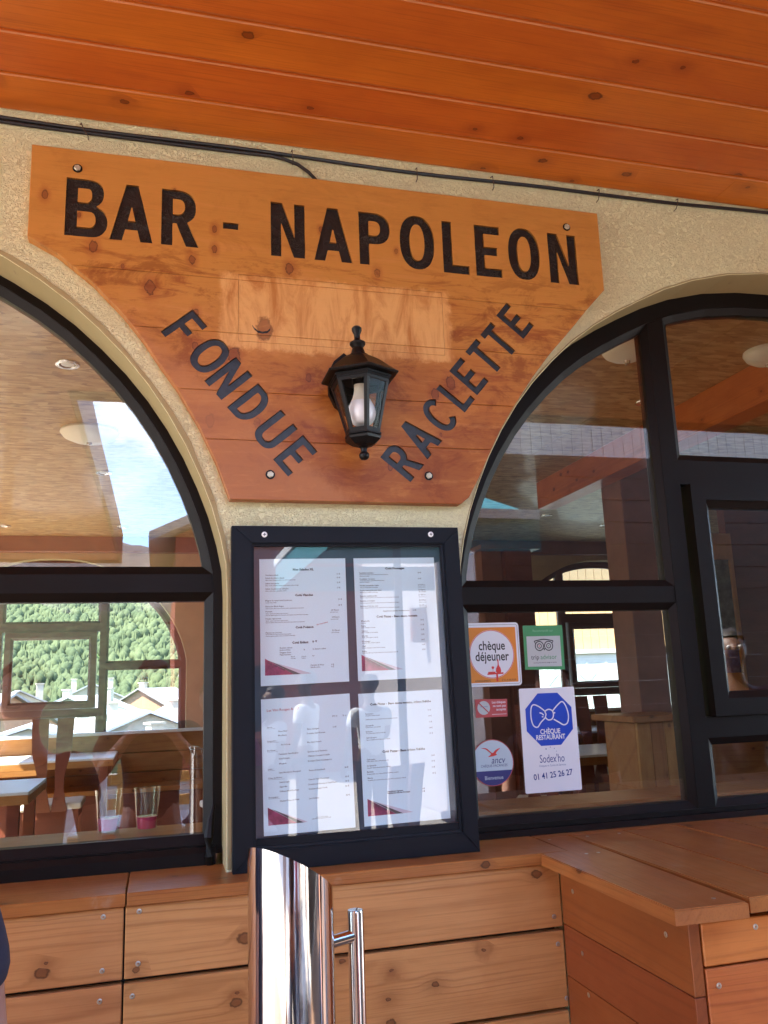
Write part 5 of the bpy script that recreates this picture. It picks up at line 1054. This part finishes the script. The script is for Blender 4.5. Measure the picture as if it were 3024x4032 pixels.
# boarded house with diamond tiles seen through the right rear window
bh = empty('boarded_house', (8.6, 13, 0), 'orange boarded house with pale diamond tiles below, through the right window', 'house')
M['oboard'] = plain('sunlit_orange_boards', (.62, .36, .15), .6, nscale=2); M['tile'] = plain('pale_diamond_tile', (.58, .62, .55), .5, nscale=1); M['tile2'] = plain('grey_diamond_tile', (.33, .38, .34), .5)
for k in range(34): boxr('wall_board', 5.2+.18*k+.004, 5.2+.18*k+.176, 13, 13.02, 2.1, 4.6, M['oboard'], bh, .003, 'Z')
box('wall', 5.2, 11.4, 13.03, 13.3, -3, 4.7, M['h2'], bh); box('dividing_rail', 5.2, 11.4, 12.97, 13.02, 2.02, 2.098, M['h2'], bh)
bmA, bmB = bmesh.new(), bmesh.new(); tile_me = {}
for i in range(15):
    for j in range(7):
        cx_, cz = 5.4+.42*i+(.21 if j % 2 else 0), 1.85-.21*j
        if cz+.2 > 2.02: continue
        mt = 'tile2' if (i, j) in ((6, 1), (5, 2), (9, 1), (8, 3), (3, 2)) else 'tile'
        if mt not in tile_me:
            bm = bmesh.new(); prism(bm, [(-.203, 0), (0, -.203), (.203, 0), (0, .203)], -.012, .0); tile_me[mt] = bm2me(bm); tile_me[mt].materials.append(M[mt])
        o = bpy.data.objects.new('diamond_tile', tile_me[mt]); o.location = (cx_, 13.02-.004*(j % 2), cz); col.objects.link(o); par(o, bh)
bm = bmesh.new(); prism(bm, [(5.0, 4.6), (11.6, 4.6), (11.6, 4.85), (5.0, 4.85)], 12.5, 16); link('roof', bm2me(bm), M['metal'], bh)

# what the glass mirrors from behind the viewer
rb = house(3.3, -17, -.1, 6.0, 6.0, 4.6, 1.4, 0, M['shut'], M['metal'], 'red brown boarded house with shutters mirrored at the edge of the left window', 1, True, 'houses across the terrace')
lb_ = house(-8.5, -13, -.1, 9, 8, 6.2, 2.4, 8, M['h3'], M['metal'], 'dark larch chalet mirrored at the left of the left window', 1, False, 'houses across the terrace')
ph = empty('pale_boarded_house', (7.5, -8, 0), 'pale grey vertically boarded house mirrored in the upper right window', 'house', 'houses across the terrace')
M['pboard'] = plain('pale_grey_boards', (.48, .44, .44), .7, nscale=2)
for k in range(40): boxr('wall_board', 3.4+.16*k+.003, 3.4+.16*k+.157, -8.02, -8, 2.6, 6.4, M['pboard'], ph, .003, 'Z')
box('wall', 3.4, 9.8, -12, -8.03, 0, 6.3, M['pboard'], ph); box('balcony_front', 3.2, 10, -8.6, -8.5, 2.1, 2.55, M['benchred'], ph)
bm = bmesh.new(); prism(bm, [(3.0, 6.4), (10.2, 6.4), (10.2, 6.6), (3.0, 6.6)], -12.5, -7.2); link('roof', bm2me(bm), M['metal'], ph)
# pylon on the ridge
py = empty('lattice_pylon', (9, -230, 0), 'small lattice pylon on the ridge mirrored in the left window', 'pylon'); bm = bmesh.new()
X_, Y_, Z_ = 4.3, -240, fm(4.3, -240)-4
for sx in (-1, 1):
    for sy in (-1, 1): tube(bm, [(X_+sx*2.2, Y_+sy*2.2, Z_), (X_+sx*.4, Y_+sy*.4, Z_+46)], .22, 4)
for k in range(9):
    zz = Z_+5*k; q = 2.2-1.8*k/9.2; tube(bm, [(X_-q, Y_+q, zz), (X_+q*.9, Y_+q, zz+5)], .14, 4); tube(bm, [(X_+q, Y_+q, zz), (X_-q*.9, Y_+q, zz+5)], .14, 4)
for zz in (34, 40): tube(bm, [(X_-5, Y_, Z_+zz), (X_+5, Y_, Z_+zz)], .25, 4)
link('lattice', bm2me(bm), M['lamp'], py); 
# teal parasol
M['teal'] = plain('teal_canvas', (.03, .22, .27), .7); M['wcanvas'] = plain('white_trim', (.7, .72, .74), .6)
tp = empty('teal_parasol', (1.65, -3.75, 0), 'square teal parasol with white trim mirrored in the menu glass', 'parasol'); bm = bmesh.new()
a, b, y0_, y1_, zr = .95, 2.35, -5.0, -2.5, 2.62; cv = [bm.verts.new(p) for p in ((a, y0_, zr), (b, y0_, zr), (b, y1_, zr), (a, y1_, zr))]; tpv = bm.verts.new(((a+b)/2, (y0_+y1_)/2, 3.25))
for i in range(4): bm.faces.new((cv[i], cv[(i+1) % 4], tpv))
link('canopy', bm2me(bm), M['teal'], tp)
box('valance', a-.006, a, y0_, y1_, zr-.24, zr-.03, M['teal'], tp); box('valance', a, b, y1_, y1_+.006, zr-.24, zr-.03, M['teal'], tp); box('valance', a, b, y0_-.006, y0_, zr-.24, zr-.03, M['teal'], tp)
box('trim', a-.02, a+.02, y0_, y1_, zr-.03, zr+.03, M['wcanvas'], tp); box('trim', a-.02, b, y1_-.02, y1_+.02, zr-.03, zr+.03, M['wcanvas'], tp)
bm = bmesh.new(); lathe(bm, [(.03, 0), (.03, 3.2)], 12, ((a+b)/2, (y0_+y1_)/2, 0)); link('pole', bm2me(bm), M['lamp'], tp); bm = bmesh.new(); lathe(bm, [(.4, 0), (.4, .06), (.05, .08)], 20, ((a+b)/2, (y0_+y1_)/2, 0)); link('foot', bm2me(bm), M['lamp'], tp)
# terrace pergola bars mirrored across the menu glass
pg = empty('timber_railing', (1.8, -7.4, 0), 'pale timber railing across the street mirrored in the menu glass', 'railing')
for k in range(3): box('rail', -.5, 1.35, -7.42, -7.38, .15+.24*k, .26+.24*k, M['yellowpine'], pg, .003)
for x in (-.4, .45, 1.25): box('post', x, x+.09, -7.36, -7.28, 0, .85, M['yellowpine'], pg)

ts = empty('added_dark_screen', (5, -3.9, 0), 'added dark brown timber screen that keeps bright ground out of the right window glass', 'screen')  # unseen screen added to darken what the right window mirrors
M['darkboard'] = wood('dark_stained_board', (.045, .018, .010), (.032, .012, .007), (.018, .007, .004), rough=.5, rings=200, ringc=.3, knot=.9)
for k in range(18): box('board', 2.45, 9.0, -3.92, -3.895, .02+.19*k, .208+.19*k, M['darkboard'], ts, .003)
for x in (2.5, 4.6, 6.7, 8.8): box('post', x, x+.1, -4.02, -3.925, 0, 3.4, M['darkboard'], ts)

# dark terrace deck and furniture, added to break up the white the steel mirrors
dk = tag(empty('terrace_deck', (0, -1.9, 0)), kind='structure')
M['deck'] = wood('grey_brown_deck_board', (.20, .12, .075), (.14, .08, .05), (.07, .035, .02), rough=.6, rings=200, knot=.9)
for k in range(26): box('deck_board', -5.5, 9, -.04-.145*(k+1), -.045-.145*k, 0, .028, M['deck'], dk, .002)
for i, (x, y, rz, lb) in enumerate(((-.55, -3.0, 20, 'brown slat back chair added on the terrace, mirrored low in the left window'), (.75, -3.3, 200, 'brown slat back chair added on the terrace, mirrored in the steel tube'), (1.6, -2.9, 150, 'brown slat back chair added on the terrace at the right of the steel tube'))):
    o = copy_tree(ch0, (x, y, .028), R(rz)); tag(o, lb, 'chair', 'slat back chairs added on the terrace')
o = copy_tree(t0, (.1, -3.6, .028), 0); tag(o, 'white topped table added on the terrace, mirrored in the glass', 'table')

# ------------------------------------------------------------------ people
def mat_skin():
    m, nt, o = newmat('skin'); g = G(nt); P = g.n('TexCoord').outputs['Object']
    b = g.bsdf(o, g.mix(g.noise(P, 14, 4), (.56, .30, .22), (.48, .235, .17)), .5, 0, g.bump(g.noise(P, 260, 3), .15, .001), .4); b.inputs['Subsurface Weight'].default_value = .08; return m
M['skin'] = mat_skin(); M['skin2'] = plain('dimmed_skin', (.15, .07, .045), .5); M['hair'] = plain('dark_hair', (.03, .02, .015), .6, nscale=60, nvar=.6); M['navycloth'] = plain('navy_cotton', (.035, .033, .055), .9, nscale=30, bump=.3, bscale=500); M['whitecloth'] = plain('white_cotton', (.80, .80, .80), .9, nscale=12, nvar=.06, bump=.5, bscale=22)  # second skin is a darkened copy, dimness of mirrored people put into the colour
M['blackcloth'] = plain('dark_plum_cotton', (.045, .022, .028), .9, nscale=20); M['jeans'] = plain('denim', (.06, .08, .14), .9, nscale=60); M['shoe'] = plain('dark_shoe', (.03, .025, .02), .6); M['eye'] = plain('eye_white', (.75, .73, .7), .2)
def skinmesh(name, verts, edges, root, mat, parent, sub=2):
    """verts: (x, y, z, radius); grown into one continuous surface"""
    me = bpy.data.meshes.new(name); me.from_pydata([v[:3] for v in verts], edges, []); o = bpy.data.objects.new(name, me); col.objects.link(o)
    md = o.modifiers.new('s', 'SKIN'); md.use_smooth_shade = True; sb = o.modifiers.new('u', 'SUBSURF'); sb.levels = sb.render_levels = sub
    for i, v in enumerate(verts):
        r_ = v[3] if isinstance(v[3], tuple) else (v[3], v[3]); me.skin_vertices[0].data[i].radius = r_; me.skin_vertices[0].data[i].use_root = (i == root)
    dg = bpy.context.evaluated_depsgraph_get(); dg.update(); m2 = bpy.data.meshes.new_from_object(o.evaluated_get(dg)); bpy.data.objects.remove(o); bpy.data.meshes.remove(me)
    m2.materials.clear(); m2.materials.append(mat); return link(name, m2, None, parent, smooth=True)
def person(loc, rz, h, lab, shirt, legs='jeans', armL=None, armR=None, lean=0, hair='hair', skin='skin'):
    k = h/1.75; root = empty('person', (0, 0, 0), lab, 'person'); V, E = [], []
    def v(x, y, z, r_): V.append((x*k, y*k, z*k, (r_[0]*k, r_[1]*k) if isinstance(r_, tuple) else r_*k)); return len(V)-1
    def e(*ids): E.extend(zip(ids, ids[1:]))
    L_ = lean
    pel = v(0, 0, .93, (.145, .10)); wa = v(0, L_*.2, 1.08, (.130, .092)); chs = v(0, L_*.6, 1.27, (.150, .105)); nb_ = v(0, L_, 1.42, (.085, .06)); nk = v(0, .01+L_, 1.50, .052); hb = v(0, .03+L_*1.1, 1.58, (.062, .075)); hm = v(0, .02+L_*1.1, 1.655, (.076, .096)); ht = v(0, .0+L_*1.1, 1.715, (.055, .068))
    e(pel, wa, chs, nb_, nk, hb, hm, ht); ns = v(0, .125+L_*1.1, 1.635, .012); e(hm, ns)
    for s in (-1, 1): ea = v(s*.088, .005+L_*1.1, 1.635, (.010, .022)); e(hm, ea)
    shirtV = [(0, 0, .90, (.158, .115)), (0, L_*.2, 1.08, (.146, .106)), (0, L_*.6, 1.27, (.164, .118)), (0, L_, 1.415, (.098, .074))]; shirtE = [(0, 1), (1, 2), (2, 3)]
    for s, arm in ((-1, armL), (1, armR)):
        A = arm or [(.20, 0, 1.40), (.245, .02, 1.13), (.25, .10, .90)]
        A = [(s*a, b+(L_ if i == 0 else L_*.6), c) for i, (a, b, c) in enumerate(A)]
        sh_ = v(*A[0], .056); ua = v(*[(A[0][i]*.5+A[1][i]*.5) for i in range(3)], .048); el = v(*A[1], .040); fa = v(*[(A[1][i]*.6+A[2][i]*.4) for i in range(3)], .039); wr_ = v(*A[2], .026); e(chs, sh_, ua, el, fa, wr_)
        d = (Vector(A[2])-Vector(A[1])).normalized(); side = d.cross(Vector((0, 1, 0))); side = (side if side.length > .2 else d.cross(Vector((1, 0, 0)))).normalized(); W_ = Vector(A[2]); nrm = d.cross(side)
        pm = v(*(W_+d*.05), (.034, .018)); e(wr_, pm)
        for q in range(4):
            off = (q-1.5)*.019; ln = (.066, .078, .074, .058)[q]
            a1 = v(*(W_+d*.088+side*off), .0095); a2 = v(*(W_+d*(.088+ln*.5)+side*off*1.05+nrm*.008), .0085); a3 = v(*(W_+d*(.088+ln)+side*off*1.05+nrm*.022), .007); e(pm, a1, a2, a3)
        a1 = v(*(W_+d*.035+side*s*.032), .011); a2 = v(*(W_+d*.075+side*s*.048+nrm*.008), .009); e(pm, a1, a2)
        n0 = len(shirtV); shirtV.append((*A[0], .068)); shirtV.append((*[A[0][i]*.62+A[1][i]*.38 for i in range(3)], .062)); shirtV.append((*[A[0][i]*.36+A[1][i]*.64 for i in range(3)], .060)); shirtE += [(2, n0), (n0, n0+1), (n0+1, n0+2)]
    for s in (-1, 1):
        hp = v(s*.085, 0, .86, (.085, .09)); kn_ = v(s*.095, .015, .48, .055); cf = v(s*.098, -.005, .33, .052); an = v(s*.10, -.01, .09, .036); toe = v(s*.105, .13, .045, .03); e(pel, hp, kn_, cf, an, toe)
    body = skinmesh('body', V, E, 0, M[skin], root)
    skinmesh('t_shirt', [(a*k, b*k, c*k, (r_[0]*k, r_[1]*k) if isinstance(r_, tuple) else r_*k) for a, b, c, r_ in shirtV], shirtE, 0, M[shirt], root)
    TV = [(0, 0, .95, (.152, .112))]; TE = []
    for s in (-1, 1):
        n0 = len(TV); TV += [(s*.088, 0, .84, (.096, .100)), (s*.095, .015, .48, .070), (s*.10, -.008, .14, .058)]; TE += [(0, n0), (n0, n0+1), (n0+1, n0+2)]
        bm = bmesh.new(); lathe(bm, [(.001, 0), (.045, 0), (.05, .03), (.042, .07), (.03, .10), (.001, .105)], 16); bmesh.ops.transform(bm, matrix=Matrix.Translation((s*.10*k, .05*k, 0)) @ Matrix.Diagonal((k, 2.6*k, k, 1)), verts=bm.verts); link('shoe', bm2me(bm), M['shoe'], root, smooth=True)
    skinmesh('trousers', [(a*k, b*k, c*k, (r_[0]*k, r_[1]*k) if isinstance(r_, tuple) else r_*k) for a, b, c, r_ in TV], TE, 0, M[legs], root)
    bm = bmesh.new(); bmesh.ops.create_icosphere(bm, subdivisions=3, radius=1); bmesh.ops.transform(bm, matrix=Matrix.Translation((0, (-.008+L_*1.1)*k, 1.675*k)) @ Matrix.Diagonal((.087*k, .103*k, .088*k, 1)), verts=bm.verts)
    bmesh.ops.delete(bm, geom=[q for q in bm.verts if q.co.z < 1.64*k and q.co.y > (-.02+L_*1.1)*k or q.co.z < 1.60*k or (q.co.z < 1.70*k and q.co.y > (.055+L_*1.1)*k)], context='VERTS')
    for q in bm.verts: q.co *= 1+.01*mnoise.noise(q.co*40)
    link('hair', bm2me(bm), M[hair], root, smooth=True)
    for s in (-1, 1):
        bm = bmesh.new(); bmesh.ops.create_uvsphere(bm, u_segments=12, v_segments=8, radius=.011*k); bmesh.ops.translate(bm, vec=(s*.031*k, (.098+L_*1.1)*k, 1.652*k), verts=bm.verts); link('eye', bm2me(bm), M['eye'], root, smooth=True)
    bm = bmesh.new(); tube(bm, [(-.022*k, (.104+L_*1.1)*k, 1.592*k), (0, (.113+L_*1.1)*k, 1.590*k), (.022*k, (.104+L_*1.1)*k, 1.592*k)], .0045*k, 6); link('mouth', bm2me(bm), M['rust'], root, smooth=True)
    root.location = loc; root.rotation_euler = (0, 0, R(rz)); return root
person((-.431, -.80, 0), 12, 1.72, 'person in a navy t-shirt at the left edge with arm hanging', 'navycloth', armR=[(.19, 0, 1.405), (.236, .0, 1.15), (.262, .03, .91)])
person((1.75, -1.25, 0), 25, 1.66, 'person in dark plum t-shirt mirrored beside the voucher stickers', 'blackcloth', lean=.06)
person((3.35, -2.1, 0), 25, 1.84, 'tall dark clothed person mirrored in the middle casement pane', 'blackcloth', skin='skin2')
person((2.0, -6.1, 0), 160, 1.68, 'person in a white t-shirt mirrored at the centre of the menu glass', 'whitecloth', legs='blackcloth', skin='skin2', armL=[(.20, 0, 1.40), (.25, .08, 1.14), (.12, .26, 1.10)])
person((1.45, -6.5, 0), 120, 1.74, 'person in a white t-shirt mirrored left of the other one', 'whitecloth', legs='blackcloth', skin='skin2')
person((1.0, -5.6, 0), 80, 1.60, 'smaller person in a white t-shirt mirrored at the lower left of the menu', 'whitecloth', legs='blackcloth', skin='skin2')

M['pinkcloth'] = plain('pink_cotton', (.60, .12, .24), .9, nscale=20)
person((.33, -2.95, 0), 10, 1.64, 'person in a pink top standing behind the viewer, mirrored in the steel tube', 'pinkcloth')
person((-.02, -2.30, 0), 0, 1.76, 'person in dark clothes raising a phone, mirrored in the steel tube', 'blackcloth', armL=[(.20, 0, 1.40), (.27, .10, 1.17), (.11, .17, 1.38)], armR=[(.20, 0, 1.40), (.27, .10, 1.17), (.10, .17, 1.38)])
ph_ = box('phone', -.04, .04, -2.058, -2.049, 1.53, 1.69, M['sblack'], None, .002); tag(ph_, 'black phone held up by the person in dark clothes', 'phone')
